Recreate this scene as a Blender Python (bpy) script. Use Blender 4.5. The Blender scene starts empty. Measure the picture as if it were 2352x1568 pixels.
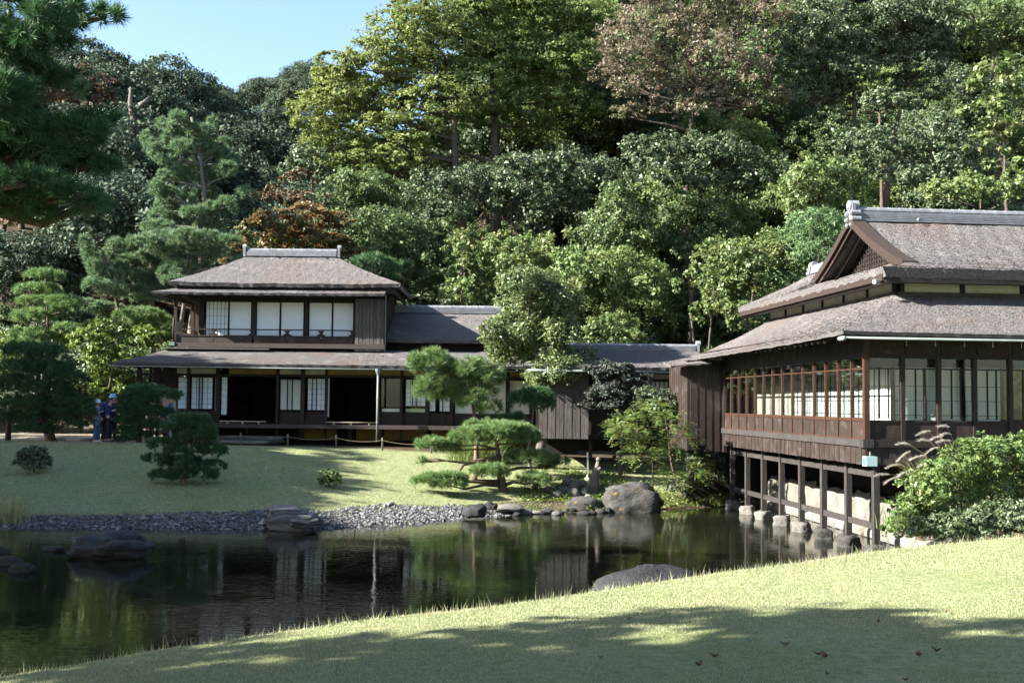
import bpy, math, random
import numpy as np
from mathutils import Vector, Matrix, noise
import bmesh
R = math.radians
scene = bpy.context.scene
COL = scene.collection
random.seed(7)

# ------------------------------------------------------------------ camera
EYE = np.array([0.0, 0.0, 3.15])
FPX, CU, CV = 2600.0, 1176.0, 784.0          # focal length and centre on a 2352 x 1568 picture
PITCH, ROLL = R(3.08), R(0.6)
_F = np.array([0, math.cos(PITCH), math.sin(PITCH)])
_U0 = np.array([0, -math.sin(PITCH), math.cos(PITCH)])
_R0 = np.array([1.0, 0, 0])
_R = _R0 * math.cos(ROLL) + _U0 * math.sin(ROLL)
_U = _U0 * math.cos(ROLL) - _R0 * math.sin(ROLL)
cam_d = bpy.data.cameras.new('camera')
cam_d.sensor_width = 36.0
cam_d.lens = 36.0 * FPX / 2352.0
cam_d.clip_start = 0.1
cam_d.clip_end = 3000
cam = bpy.data.objects.new('camera', cam_d)
COL.objects.link(cam)
cam.matrix_world = Matrix(((_R[0], _U[0], -_F[0], EYE[0]), (_R[1], _U[1], -_F[1], EYE[1]),
                           (_R[2], _U[2], -_F[2], EYE[2]), (0, 0, 0, 1)))
scene.camera = cam

# ------------------------------------------------------------------ sky and sun
SUN_EL = 30.0
SUN_H = np.array([-0.972, -0.235])            # horizontal direction towards the sun: left, a little behind the camera
w = bpy.data.worlds.new('World')
scene.world = w
w.use_nodes = True
nt = w.node_tree
nt.nodes.clear()
sky = nt.nodes.new('ShaderNodeTexSky')
sky.sky_type = 'NISHITA'
sky.sun_disc = False
sky.sun_elevation = R(SUN_EL)
sky.sun_rotation = math.atan2(SUN_H[0], SUN_H[1])
sky.air_density = 1.0
sky.dust_density = 0.9
sky.ozone_density = 2.2
bg = nt.nodes.new('ShaderNodeBackground')
bg.inputs['Strength'].default_value = 0.068
wo = nt.nodes.new('ShaderNodeOutputWorld')
nt.links.new(sky.outputs[0], bg.inputs[0])
nt.links.new(bg.outputs[0], wo.inputs[0])
sun_d = bpy.data.lights.new('sun', 'SUN')
sun_d.energy = 5.0
sun_d.angle = R(0.53)
sun_d.color = (1.0, 0.965, 0.90)
sun = bpy.data.objects.new('sun', sun_d)
COL.objects.link(sun)
_ld = Vector((-SUN_H[0] * math.cos(R(SUN_EL)), -SUN_H[1] * math.cos(R(SUN_EL)), -math.sin(R(SUN_EL))))
sun.rotation_euler = _ld.to_track_quat('-Z', 'Y').to_euler()
sun.location = (-40, -10, 40)

vs = scene.view_settings
vs.view_transform = 'Standard'
vs.look = 'None'
vs.exposure = 2.45
vs.gamma = 1.0
vs.use_curve_mapping = False
cy = scene.cycles
cy.use_denoising = True
try:
    cy.denoiser = 'OPENIMAGEDENOISE'
    cy.denoising_prefilter = 'ACCURATE'
except Exception:
    pass
cy.max_bounces = 6
cy.diffuse_bounces = 2
cy.glossy_bounces = 3
cy.transmission_bounces = 4
cy.transparent_max_bounces = 8
cy.caustics_reflective = False
cy.caustics_refractive = False
cy.sample_clamp_indirect = 4.0
cy.use_adaptive_sampling = True
cy.adaptive_threshold = 0.02

# ------------------------------------------------------------------ helpers
def ray(u, v):
    return _F + _R * ((u - CU) / FPX) + _U * ((CV - v) / FPX)
def at(u, v, Y):                                # point of the picture on the upright plane y = Y
    d = ray(u, v)
    return EYE + d * (Y / d[1])
def onz(u, v, z):
    d = ray(u, v)
    return EYE + d * ((z - EYE[2]) / d[2])
def X(u, Y, v=924):
    return at(u, v, Y)[0]

OFF = {}
def tag(o, label=None, cat=None, group=None, kind=None):
    if label: o['label'] = label
    if cat: o['category'] = cat
    if group: o['group'] = group
    if kind: o['kind'] = kind
    return o
def thing(name, label, cat, loc, rz=0.0, group=None, local=False):
    o = bpy.data.objects.new(name, None)
    o.empty_display_size = 0.2
    o.location = loc
    o.rotation_euler = (0, 0, rz)
    COL.objects.link(o)
    OFF[o.name] = np.zeros(3) if local else np.array(loc, float)
    return tag(o, label, cat, group)
def np_mesh(name, V, F, smooth=True):
    V = np.ascontiguousarray(V, np.float32)
    F = np.ascontiguousarray(F, np.int32)
    me = bpy.data.meshes.new(name)
    me.vertices.add(len(V))
    me.vertices.foreach_set('co', V.ravel())
    n, k = F.shape
    me.loops.add(n * k)
    me.loops.foreach_set('vertex_index', F.ravel())
    me.polygons.add(n)
    me.polygons.foreach_set('loop_start', np.arange(0, n * k, k, dtype=np.int32))
    me.update(calc_edges=True)
    if not smooth:
        me.shade_flat()
    return me
def link(name, me, mat, parent=None):
    if mat is not None and not me.materials:
        me.materials.append(mat)
    o = bpy.data.objects.new(name, me)
    COL.objects.link(o)
    if parent is not None:
        o.parent = parent
        OFF[o.name] = OFF.get(parent.name, np.zeros(3))
    return o
def np_obj(name, V, F, mat, parent=None, loc=None, smooth=True):
    V = np.asarray(V, float)
    if parent is not None:
        V = V - OFF[parent.name]
    elif loc is not None:
        V = V - np.array(loc, float)
    o = link(name, np_mesh(name, V, F, smooth), mat, parent)
    if parent is None and loc is not None:
        o.location = loc
    return o
CUBE = [(0, 3, 2, 1), (4, 5, 6, 7), (0, 1, 5, 4), (1, 2, 6, 5), (2, 3, 7, 6), (3, 0, 4, 7)]
class B:
    """collects shapes, then links them as one mesh"""
    def __init__(s):
        s.V = []; s.F = []
    def add(s, V, F):
        n = len(s.V)
        s.V += [tuple(map(float, p)) for p in V]
        s.F += [tuple(n + i for i in f) for f in F]
        return s
    def box(s, x0, x1, y0, y1, z0, z1):
        if x0 > x1: x0, x1 = x1, x0
        if y0 > y1: y0, y1 = y1, y0
        if z0 > z1: z0, z1 = z1, z0
        return s.add([(x0, y0, z0), (x1, y0, z0), (x1, y1, z0), (x0, y1, z0),
                      (x0, y0, z1), (x1, y0, z1), (x1, y1, z1), (x0, y1, z1)], CUBE)
    def bar(s, a, b, wd, h, up=(0, 0, 1)):
        a, b, up = Vector(a), Vector(b), Vector(up)
        d = (b - a).normalized()
        sd = d.cross(up).normalized() * (wd / 2)
        uu = sd.cross(d).normalized() * (h / 2)
        P = [a - sd - uu, a + sd - uu, b + sd - uu, b - sd - uu, a - sd + uu, a + sd + uu, b + sd + uu, b - sd + uu]
        return s.add(P, CUBE)
    def tube(s, pts, rad, n=8, cap=True):
        pts = [Vector(p) for p in pts]
        if not hasattr(rad, '__len__'): rad = [rad] * len(pts)
        V, F = [], []
        ref = Vector((0.3, 0.2, 0.93)).normalized()
        for i, p in enumerate(pts):
            d = (pts[min(i + 1, len(pts) - 1)] - pts[max(i - 1, 0)]).normalized()
            r0 = ref if abs(d.dot(ref)) < 0.95 else Vector((1, 0, 0))
            a = d.cross(r0).normalized(); b = d.cross(a)
            for k in range(n):
                t = 2 * math.pi * k / n
                V.append(p + (a * math.cos(t) + b * math.sin(t)) * rad[i])
        for i in range(len(pts) - 1):
            for k in range(n):
                F.append((i * n + k, i * n + (k + 1) % n, (i + 1) * n + (k + 1) % n, (i + 1) * n + k))
        if cap:
            F.append(tuple(range(n - 1, -1, -1)))
            F.append(tuple((len(pts) - 1) * n + k for k in range(n)))
        return s.add(V, F)
    def prism(s, poly, axis, a0, a1):               # 2-D outline pushed along an axis ('x','y','z')
        n = len(poly); V = []
        for a in (a0, a1):
            for p, q in poly:
                V.append({'x': (a, p, q), 'y': (p, a, q), 'z': (p, q, a)}[axis])
        F = [tuple(range(n)), tuple(range(2 * n - 1, n - 1, -1))]
        for i in range(n):
            j = (i + 1) % n
            F.append((i, i + n, j + n, j))
        return s.add(V, F)
    def obj(s, name, mat, parent=None, loc=None, smooth=False):
        off = OFF[parent.name] if parent is not None else (np.array(loc, float) if loc is not None else np.zeros(3))
        me = bpy.data.meshes.new(name)
        me.from_pydata([tuple(np.array(p) - off) for p in s.V], [], s.F)
        bm = bmesh.new(); bm.from_mesh(me)
        bmesh.ops.recalc_face_normals(bm, faces=bm.faces)
        bm.to_mesh(me); bm.free()
        if smooth:
            me.shade_smooth()
        o = link(name, me, mat, parent)
        if parent is None and loc is not None:
            o.location = loc
        return o
def box(name, x0, x1, y0, y1, z0, z1, mat, parent):
    return B().box(x0, x1, y0, y1, z0, z1).obj(name, mat, parent)
def copy_tree(o, loc, rz=0.0, sc=1.0, label=None, group=None):
    c = o.copy(); COL.objects.link(c)
    c.location = loc; c.rotation_euler = (0, 0, rz)
    c.scale = (sc, sc, sc) if not hasattr(sc, '__len__') else sc
    if label: c['label'] = label
    if group: c['group'] = group
    for ch in list(o.children):
        d = ch.copy(); COL.objects.link(d); d.parent = c
        for g in list(ch.children):
            e = g.copy(); COL.objects.link(e); e.parent = d
    return c
def wav(P, seed, f, octv=3):
    """cheap smooth noise for arrays of points, about -1..1"""
    rs = np.random.RandomState(seed)
    P = np.asarray(P, float)
    o = np.zeros(P.shape[:-1]); amp = 1.0; tot = 0
    for k in range(octv):
        for j in range(3):
            d = rs.normal(size=P.shape[-1]); d /= np.linalg.norm(d)
            o += amp * np.sin(P @ d * f * (0.8 + 0.5 * rs.rand()) + rs.rand() * 6.28)
        tot += amp * 1.6; amp *= 0.5; f *= 2.1
    return o / tot
def sstep(a, b, x):
    t = np.clip((x - a) / (b - a), 0, 1)
    return t * t * (3 - 2 * t)

# ------------------------------------------------------------------ materials
def new_mat(name):
    m = bpy.data.materials.new(name)
    m.use_nodes = True
    m.node_tree.nodes.clear()
    return m, m.node_tree, m.node_tree.nodes, m.node_tree.links
def c4(c): return (c[0], c[1], c[2], 1.0)
def ramp(N, L, src, stops):
    r = N.new('ShaderNodeValToRGB')
    e = r.color_ramp.elements
    while len(e) < len(stops): e.new(0.5)
    for k, (p, c) in enumerate(stops):
        e[k].position = p
        e[k].color = c4(c) if hasattr(c, '__len__') else (c, c, c, 1)
    L.new(src, r.inputs[0])
    return r.outputs[0]
def mixc(N, L, fac, a, b, mode='MIX'):
    x = N.new('ShaderNodeMix'); x.data_type = 'RGBA'; x.blend_type = mode
    if hasattr(fac, 'links'): L.new(fac, x.inputs[0])
    else: x.inputs[0].default_value = fac
    for s, i in ((a, 6), (b, 7)):
        if hasattr(s, 'links'): L.new(s, x.inputs[i])
        else: x.inputs[i].default_value = c4(s)
    return x.outputs[2]
def noise_n(N, L, vec, scale, detail=5, rough=0.55, dist=0.0):
    n = N.new('ShaderNodeTexNoise')
    n.inputs['Scale'].default_value = scale
    n.inputs['Detail'].default_value = detail
    n.inputs['Roughness'].default_value = rough
    n.inputs['Distortion'].default_value = dist
    if vec is not None: L.new(vec, n.inputs['Vector'])
    return n.outputs['Fac']
def mapped(N, L, stretch=(1, 1, 1), coord='Object'):
    t = N.new('ShaderNodeTexCoord'); mp = N.new('ShaderNodeMapping')
    mp.inputs['Scale'].default_value = stretch
    L.new(t.outputs[coord], mp.inputs['Vector'])
    return mp.outputs[0]
def pm(name, c1, c2, scale=4.0, rough=0.75, bump=0.0, bscale=30.0, stretch=(1, 1, 1), spec=0.3, c3=None, s3=0.8,
       t3=(0.52, 0.7), vary=0.0, bdist=0.02, c4_=None, s4=6.0, t4=(0.55, 0.7), detail=6):
    m, T, N, L = new_mat(name)
    vec = mapped(N, L, stretch)
    col = ramp(N, L, noise_n(N, L, vec, scale, detail, 0.65), [(0.3, c1), (0.7, c2)])
    if c3 is not None:
        col = mixc(N, L, ramp(N, L, noise_n(N, L, mapped(N, L), s3, 4), [(t3[0], 0.0), (t3[1], 1.0)]), col, c3)
    if c4_ is not None:
        col = mixc(N, L, ramp(N, L, noise_n(N, L, mapped(N, L), s4, 5), [(t4[0], 0.0), (t4[1], 1.0)]), col, c4_)
    if vary:
        oi = N.new('ShaderNodeObjectInfo'); mr = N.new('ShaderNodeMapRange')
        mr.inputs[3].default_value = 1 - vary; mr.inputs[4].default_value = 1 + vary
        L.new(oi.outputs['Random'], mr.inputs[0])
        h = N.new('ShaderNodeHueSaturation')
        L.new(mr.outputs[0], h.inputs['Value']); L.new(col, h.inputs['Color'])
        col = h.outputs[0]
    p = N.new('ShaderNodeBsdfPrincipled')
    L.new(col, p.inputs['Base Color'])
    p.inputs['Roughness'].default_value = rough
    p.inputs['Specular IOR Level'].default_value = spec
    if bump:
        b = N.new('ShaderNodeBump'); b.inputs['Strength'].default_value = bump; b.inputs['Distance'].default_value = bdist
        L.new(noise_n(N, L, vec, bscale, 4, 0.65), b.inputs['Height'])
        L.new(b.outputs[0], p.inputs['Normal'])
    o = N.new('ShaderNodeOutputMaterial')
    L.new(p.outputs[0], o.inputs[0])
    return m
def leaf_mat(name, cols, trans=0.3, rough=0.5, spec=0.35, vary=0.14, patch=None, ps=0.5):
    """colour differs from leaf to leaf and from tree to tree; light shines through a little"""
    m, T, N, L = new_mat(name)
    g = N.new('ShaderNodeNewGeometry')
    k = len(cols)
    col = ramp(N, L, g.outputs['Random Per Island'], [(i / (k - 1) if k > 1 else 0.0, c) for i, c in enumerate(cols)])
    if patch is not None:
        col = mixc(N, L, ramp(N, L, noise_n(N, L, mapped(N, L), ps, 3), [(0.48, 0.0), (0.66, 1.0)]), col, patch)
    oi = N.new('ShaderNodeObjectInfo'); mr = N.new('ShaderNodeMapRange')
    mr.inputs[3].default_value = 1 - vary; mr.inputs[4].default_value = 1 + vary
    L.new(oi.outputs['Random'], mr.inputs[0])
    h = N.new('ShaderNodeHueSaturation')
    L.new(mr.outputs[0], h.inputs['Value']); L.new(col, h.inputs['Color'])
    p = N.new('ShaderNodeBsdfPrincipled')
    L.new(h.outputs[0], p.inputs['Base Color'])
    p.inputs['Roughness'].default_value = rough
    p.inputs['Specular IOR Level'].default_value = spec
    t = N.new('ShaderNodeBsdfTranslucent')
    hs = N.new('ShaderNodeHueSaturation')
    hs.inputs['Saturation'].default_value = 1.1; hs.inputs['Value'].default_value = 1.25
    L.new(h.outputs[0], hs.inputs['Color']); L.new(hs.outputs[0], t.inputs['Color'])
    mx = N.new('ShaderNodeMixShader'); mx.inputs[0].default_value = trans
    L.new(p.outputs[0], mx.inputs[1]); L.new(t.outputs[0], mx.inputs[2])
    o = N.new('ShaderNodeOutputMaterial'); L.new(mx.outputs[0], o.inputs[0])
    return m

M = {}
M['wood_dark'] = pm('wood_dark', (0.0110, 0.0070, 0.0055), (0.0250, 0.0160, 0.0125), 3, 0.6, 0.4, 18, (6, 6, 0.8), vary=0.15)
M['wood_rail'] = pm('wood_rail', (0.0110, 0.0070, 0.0055), (0.0275, 0.0175, 0.0135), 3, 0.55, 0.4, 18, (0.8, 6, 6), vary=0.1)
M['wood_grey'] = pm('wood_grey', (0.0328, 0.0280, 0.0256), (0.1144, 0.0992, 0.0896), 4, 0.75, 0.6, 14, (9, 9, 0.7), vary=0.25)
M['wood_red_lit'] = pm('wood_red_lit', (0.0264, 0.0126, 0.0080), (0.0602, 0.0264, 0.0149), 4, 0.5, 0.4, 14, (8, 8, 0.8), vary=0.12)  # lighter timber for the left sides, their sunlight put into the colour
M['wood_brown'] = pm('wood_brown', (0.0129, 0.0083, 0.0065), (0.0365, 0.0212, 0.0153), 4, 0.65, 0.5, 14, (9, 9, 0.6), vary=0.22, c3=(0.05, 0.042, 0.038), s3=3.0)
M['wood_deck'] = pm('wood_deck', (0.0343, 0.0245, 0.0203), (0.0686, 0.0490, 0.0413), 4, 0.6, 0.4, 14, (0.6, 8, 8))
M['wood_pile'] = pm('wood_pile', (0.0115, 0.0092, 0.0081), (0.0484, 0.0415, 0.0369), 4, 0.8, 0.6, 12, (7, 7, 0.8), vary=0.15)
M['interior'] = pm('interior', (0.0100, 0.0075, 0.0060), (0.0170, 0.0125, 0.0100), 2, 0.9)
M['plaster_cream'] = pm('plaster_cream', (0.44, 0.42, 0.36), (0.52, 0.50, 0.44), 3, 0.9, c3=(0.36, 0.34, 0.28), s3=1.5)
M['plaster_ochre'] = pm('plaster_ochre', (0.225, 0.143, 0.041), (0.300, 0.203, 0.064), 3, 0.9, c3=(0.22, 0.15, 0.06), s3=1.2)
M['fusuma'] = pm('fusuma', (0.62, 0.59, 0.51), (0.68, 0.65, 0.57), 2, 0.9)
M['fusuma_gold'] = pm('fusuma_gold', (0.38, 0.23, 0.05), (0.52, 0.33, 0.09), 3, 0.7, c3=(0.16, 0.10, 0.05), s3=2.2, t3=(0.5, 0.6))
M['paper'] = pm('paper', (0.76, 0.77, 0.76), (0.83, 0.84, 0.83), 1.5, 0.9)
M['bark_chip'] = leaf_mat('bark_chip', [(0.066, 0.058, 0.055), (0.123, 0.111, 0.106), (0.163, 0.150, 0.143), (0.238, 0.224, 0.217)], 0.0, 0.9, 0.15, vary=0.0, patch=(0.14, 0.105, 0.09), ps=0.6)
M['bark_roof'] = pm('bark_roof', (0.0720, 0.0639, 0.0603), (0.1800, 0.1647, 0.1566), 17, 0.95, 1.0, 26, (1, 1, 1), spec=0.15,
                    c3=(0.135, 0.09, 0.07), s3=0.55, t3=(0.56, 0.75), bdist=0.05, c4_=(0.22, 0.21, 0.195), s4=1.3, t4=(0.57, 0.75), detail=8)
M['thatch_edge'] = pm('thatch_edge', (0.0210, 0.0151, 0.0126), (0.0546, 0.0386, 0.0315), 22, 0.95, 0.8, 40, (1, 1, 6), spec=0.15)
M['ridge_tile'] = pm('ridge_tile', (0.1275, 0.1334, 0.1445), (0.2295, 0.2380, 0.2507), 6, 0.55, 0.3, 30, vary=0.14, c3=(0.16, 0.16, 0.16), s3=4.0)
M['patina'] = pm('patina', (0.0960, 0.1560, 0.1320), (0.1440, 0.2160, 0.1860), 5, 0.6, c3=(0.10, 0.14, 0.12), s3=3)
M['gutter'] = pm('gutter', (0.1000, 0.1250, 0.1125), (0.1500, 0.1750, 0.1600), 5, 0.5)
M['copper'] = pm('copper', (0.1800, 0.1860, 0.1740), (0.2520, 0.2520, 0.2340), 5, 0.45)
M['lamp_paint'] = pm('lamp_paint', (0.2940, 0.4340, 0.4200), (0.3360, 0.4760, 0.4620), 4, 0.4)
M['stone'] = pm('stone', (0.0268, 0.0259, 0.0234), (0.0853, 0.0804, 0.0731), 3.5, 0.9, 0.9, 9, spec=0.2, c3=(0.035, 0.033, 0.028), s3=2.2, bdist=0.05, vary=0.15,
                c4_=(0.17, 0.11, 0.035), s4=2.6, t4=(0.64, 0.7))
M['stone_dark'] = pm('stone_dark', (0.008, 0.008, 0.008), (0.032, 0.03, 0.029), 3, 0.6, 0.9, 9, spec=0.35, bdist=0.05, vary=0.15)
M['stone_pale'] = pm('stone_pale', (0.0896, 0.0845, 0.0755), (0.1792, 0.1696, 0.1536), 3, 0.9, 0.8, 9, spec=0.2, c3=(0.16, 0.145, 0.11), s3=2.0, bdist=0.04, vary=0.15)
M['wall_stone'] = pm('wall_stone', (0.1116, 0.1023, 0.0874), (0.1786, 0.1674, 0.1488), 2.5, 0.9, 0.7, 8, spec=0.2, c3=(0.12, 0.105, 0.075), s3=1.4, bdist=0.04, vary=0.1)
M['stone_layer'] = pm('stone_layer', (0.10, 0.092, 0.086), (0.24, 0.22, 0.205), 3, 0.9, 0.9, 5, (1, 1, 6), spec=0.2, bdist=0.05)
M['bark'] = pm('bark', (0.05, 0.038, 0.03), (0.15, 0.115, 0.09), 5, 0.95, 0.9, 9, (4, 4, 1), spec=0.1, bdist=0.05)
M['bark_pale'] = pm('bark_pale', (0.0924, 0.0798, 0.0651), (0.1764, 0.1596, 0.1344), 5, 0.95, 0.8, 9, (4, 4, 1), spec=0.1, bdist=0.04)
M['bark_pine'] = pm('bark_pine', (0.085, 0.055, 0.042), (0.22, 0.155, 0.12), 6, 0.95, 1.0, 8, (3, 3, 1), spec=0.1, bdist=0.05)
M['rope'] = pm('rope', (0.1560, 0.1200, 0.0720), (0.2160, 0.1680, 0.1020), 20, 0.95)
M['bamboo'] = pm('bamboo', (0.36, 0.31, 0.2), (0.48, 0.42, 0.29), 5, 0.6)

M['leaf_spring'] = leaf_mat('leaf_spring', [(0.115, 0.16, 0.05), (0.185, 0.23, 0.075), (0.27, 0.30, 0.105)], 0.35, 0.6, 0.2, patch=(0.185, 0.215, 0.075), ps=0.22)
M['leaf_mid'] = leaf_mat('leaf_mid', [(0.09, 0.135, 0.045), (0.145, 0.195, 0.065), (0.20, 0.245, 0.09)], 0.34, 0.6, 0.2)
M['leaf_green'] = leaf_mat('leaf_green', [(0.065, 0.1, 0.04), (0.105, 0.15, 0.058), (0.15, 0.195, 0.08)], 0.3, 0.55, 0.3)
M['leaf_ever'] = leaf_mat('leaf_ever', [(0.048, 0.076, 0.037), (0.086, 0.12, 0.058), (0.13, 0.16, 0.082)], 0.18, 0.5, 0.35)
M['leaf_far'] = leaf_mat('leaf_far', [(0.033, 0.055, 0.036), (0.057, 0.083, 0.05), (0.083, 0.106, 0.06)], 0.12, 0.65, 0.15, vary=0.25)
M['leaf_vine'] = leaf_mat('leaf_vine', [(0.085, 0.135, 0.045), (0.13, 0.185, 0.062), (0.18, 0.235, 0.085)], 0.32, 0.5, 0.35, patch=(0.19, 0.21, 0.075), ps=0.6)
M['leaf_fern'] = leaf_mat('leaf_fern', [(0.085, 0.145, 0.06), (0.13, 0.2, 0.085)], 0.32, 0.55, 0.3)
M['leaf_cherry'] = leaf_mat('leaf_cherry', [(0.115, 0.085, 0.065), (0.165, 0.122, 0.092), (0.11, 0.11, 0.06), (0.185, 0.145, 0.098)], 0.28, 0.5, 0.35, patch=(0.115, 0.12, 0.055), ps=0.45)
M['leaf_brown'] = leaf_mat('leaf_brown', [(0.10, 0.07, 0.04), (0.15, 0.09, 0.055), (0.11, 0.105, 0.045)], 0.2, 0.6, vary=0.2)
M['leaf_maple'] = leaf_mat('leaf_maple', [(0.2, 0.08, 0.045), (0.155, 0.1, 0.045), (0.085, 0.1, 0.035), (0.23, 0.11, 0.05)], 0.33, 0.5, 0.3, patch=(0.075, 0.10, 0.035), ps=0.7)
M['leaf_shiny'] = leaf_mat('leaf_shiny', [(0.08, 0.13, 0.025), (0.13, 0.19, 0.04), (0.2, 0.25, 0.07)], 0.3, 0.4, 0.45)
M['leaf_azalea'] = leaf_mat('leaf_azalea', [(0.07, 0.125, 0.04), (0.115, 0.175, 0.05), (0.19, 0.235, 0.08)], 0.25, 0.45, 0.3)
M['leaf_nandina'] = leaf_mat('leaf_nandina', [(0.07, 0.15, 0.035), (0.12, 0.20, 0.05), (0.18, 0.24, 0.07), (0.2, 0.13, 0.05)], 0.3, 0.4, 0.5)
M['leaf_grey'] = leaf_mat('leaf_grey', [(0.024, 0.034, 0.026), (0.05, 0.06, 0.042)], 0.1, 0.55, 0.25)
M['leaf_podo'] = leaf_mat('leaf_podo', [(0.077, 0.116, 0.039), (0.132, 0.176, 0.061), (0.198, 0.231, 0.088)], 0.22, 0.45, 0.5)
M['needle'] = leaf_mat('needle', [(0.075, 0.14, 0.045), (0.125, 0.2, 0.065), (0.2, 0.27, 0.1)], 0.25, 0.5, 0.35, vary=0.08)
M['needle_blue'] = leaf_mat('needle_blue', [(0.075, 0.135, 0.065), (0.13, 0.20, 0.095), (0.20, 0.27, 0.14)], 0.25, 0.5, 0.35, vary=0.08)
M['needle_dark'] = leaf_mat('needle_dark', [(0.035, 0.085, 0.035), (0.055, 0.12, 0.045), (0.08, 0.15, 0.055)], 0.2, 0.55, 0.35, vary=0.08)  # darker copy of needle; shade on the left-hand pines is put into the colour
M['grass'] = leaf_mat('grass', [(0.15, 0.18, 0.08), (0.27, 0.285, 0.15), (0.43, 0.415, 0.27), (0.18, 0.22, 0.1)], 0.35, 0.6, 0.3, vary=0.0, patch=(0.36, 0.33, 0.21), ps=0.9)
M['reed'] = leaf_mat('reed', [(0.20, 0.21, 0.08), (0.38, 0.34, 0.17), (0.14, 0.18, 0.06)], 0.3, 0.6)
M['plume'] = leaf_mat('plume', [(0.42, 0.38, 0.32), (0.55, 0.5, 0.44)], 0.35, 0.8, 0.1)
M['herb'] = leaf_mat('herb', [(0.08, 0.13, 0.03), (0.14, 0.19, 0.045), (0.2, 0.23, 0.08)], 0.3, 0.5)
def flat(name, c, rough=0.8):
    return pm(name, tuple(x * 0.9 for x in c), tuple(min(1, x * 1.1) for x in c), 8, rough)

# ------------------------------------------------------------------ terrain
HC = np.array([7.51, 24.0]); HY = R(5.4)         # front-left corner and turn of the house on stilts
EX = np.array([math.cos(HY), math.sin(HY)]); EY = np.array([-math.sin(HY), math.cos(HY)])
def hl(lx, ly):
    return HC + EX * lx + EY * ly
EDGE = [(-400, 1600, 8.6), (0, 1535, 9.5), (400, 1468, 10.2), (800, 1414, 11.0), (1200, 1369, 12.0), (1600, 1314, 13.5), (2000, 1259, 15.5), (2352, 1221, 17.5), (2700, 1190, 20)]
_e = np.array([at(*p) for p in EDGE])
def y_edge(x): return np.interp(x, _e[:, 0], _e[:, 1])
def z_edge(x): return np.interp(x, _e[:, 0], _e[:, 2])
FAR = [(-60, 26), (-20, 26.9), (-12.3, 27.3), (-8, 27.4), (-5, 27.7), (-3.2, 28.6), (-2, 29.6), (-0.6, 31.3), (1.0, 32.3), (2.8, 32.9), (5, 33.9), (6.6, 35.0)]
WAL = [tuple(hl(1.6, 11.2)), tuple(hl(1.6, 0)), tuple(hl(1.6, -1.9))]
NEA = [(8.9, 20.6), (7.7, 19.0), (4.3, 16.9), (1.6, 14.9), (-0.4, 13.3), (-2, 12.3), (-3.4, 11.5), (-4.7, 10.8), (-8.4, 9.4), (-20, 6.5), (-60, 3)]
POLY = np.array(FAR + WAL + NEA, float)
_cls = [0] * (len(FAR)) + [1] * (len(WAL)) + [2] * (len(NEA))
def seg_dist(P):
    """distance to the shore by kind of shore, and inside test"""
    D = np.full((3, len(P)), 1e9)
    ins = np.zeros(len(P), bool)
    n = len(POLY)
    for i in range(n):
        a, b = POLY[i], POLY[(i + 1) % n]
        ab = b - a
        t = np.clip(((P - a) @ ab) / (ab @ ab), 0, 1)
        d = np.hypot(*(P - a - t[:, None] * ab).T)
        c = _cls[i]
        if not (i == n - 1):
            D[c] = np.minimum(D[c], d)
        cond = ((a[1] > P[:, 1]) != (b[1] > P[:, 1]))
        with np.errstate(divide='ignore', invalid='ignore'):
            xi = (b[0] - a[0]) * (P[:, 1] - a[1]) / (b[1] - a[1]) + a[0]
        ins ^= cond & (P[:, 0] < xi)
    return D, ins
def hills(x, y):
    r = 33 * sstep(51, 92, y - 0.10 * np.clip(x - 8, 0, 40)) * sstep(-19, 3, x - 0.12 * (y - 60)) 
    l = 23.5 * np.exp(-0.5 * ((x + 44) / 24) ** 2 - 0.5 * ((y - 103) / 27) ** 2) * sstep(52, 72, y)
    l += 3 * sstep(-38, -75, x) * sstep(55, 80, y)
    f = 37 * np.exp(-0.5 * ((x + 26) / 42) ** 2 - 0.5 * ((y - 150) / 20) ** 2)
    f += 24 * sstep(140, 200, y)
    return np.maximum(np.maximum(r, l), f) + 0.25 * np.minimum(np.minimum(r, l), 10)
def ground(x, y):
    x = np.asarray(x, float); y = np.asarray(y, float)
    sh = x.shape
    P = np.stack([x.ravel(), y.ravel()], 1)
    D, ins = seg_dist(P)
    px, py = P[:, 0], P[:, 1]
    far = np.interp(D[0], [0, 0.5, 2.2, 3, 7, 10.5, 12, 20], [-0.06, 0.05, 0.33, 0.48, 1.13, 1.60, 1.66, 1.68])
    wal = np.interp(D[1], [0, 0.15, 0.3, 6], [-0.1, 0.7, 0.9, 1.0])
    ye, ze = y_edge(px), z_edge(px)
    zl = ze + (1.62 - ze) * np.clip((ye - py) / ye, -0.05, 1.3)
    zl = np.minimum(zl, ze + 0.75)
    nea = zl * sstep(-0.15, 1.5, D[2]) - 0.05
    W = 1.0 / (D + 0.08) ** 4
    W[1] *= (py < 44)
    z = (W[0] * far + W[1] * wal + W[2] * nea) / W.sum(0)
    dm = D.min(0)
    bed = -0.07 - 0.9 * sstep(0, 4.0, dm)
    z = np.where(ins, bed, z)
    z = z + np.where(ins, 0, hills(px, py))
    z += np.where(py > 55, 0.5 * wav(P, 3, 0.25), 0.012 * wav(P, 4, 1.6)) * (~ins)
    return z.reshape(sh)
def gz(x, y):
    return float(ground(np.array([x]), np.array([y]))[0])
def axis(fine0, fine1, step, lo, hi, g=1.13):
    a = list(np.arange(fine0, fine1 + 1e-6, step))
    s = step; v = fine0; left = []
    while v > lo:
        s *= g; v -= s; left.append(v)
    s = step; v = fine1; right = []
    while v < hi:
        s *= g; v += s; right.append(v)
    return np.array(left[::-1] + a + right)
gx = axis(-17, 13, 0.3, -900, 900)
gy = axis(5, 46, 0.3, -400, 1600)
GX, GY = np.meshgrid(gx, gy)
GZ = ground(GX, GY)
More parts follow.
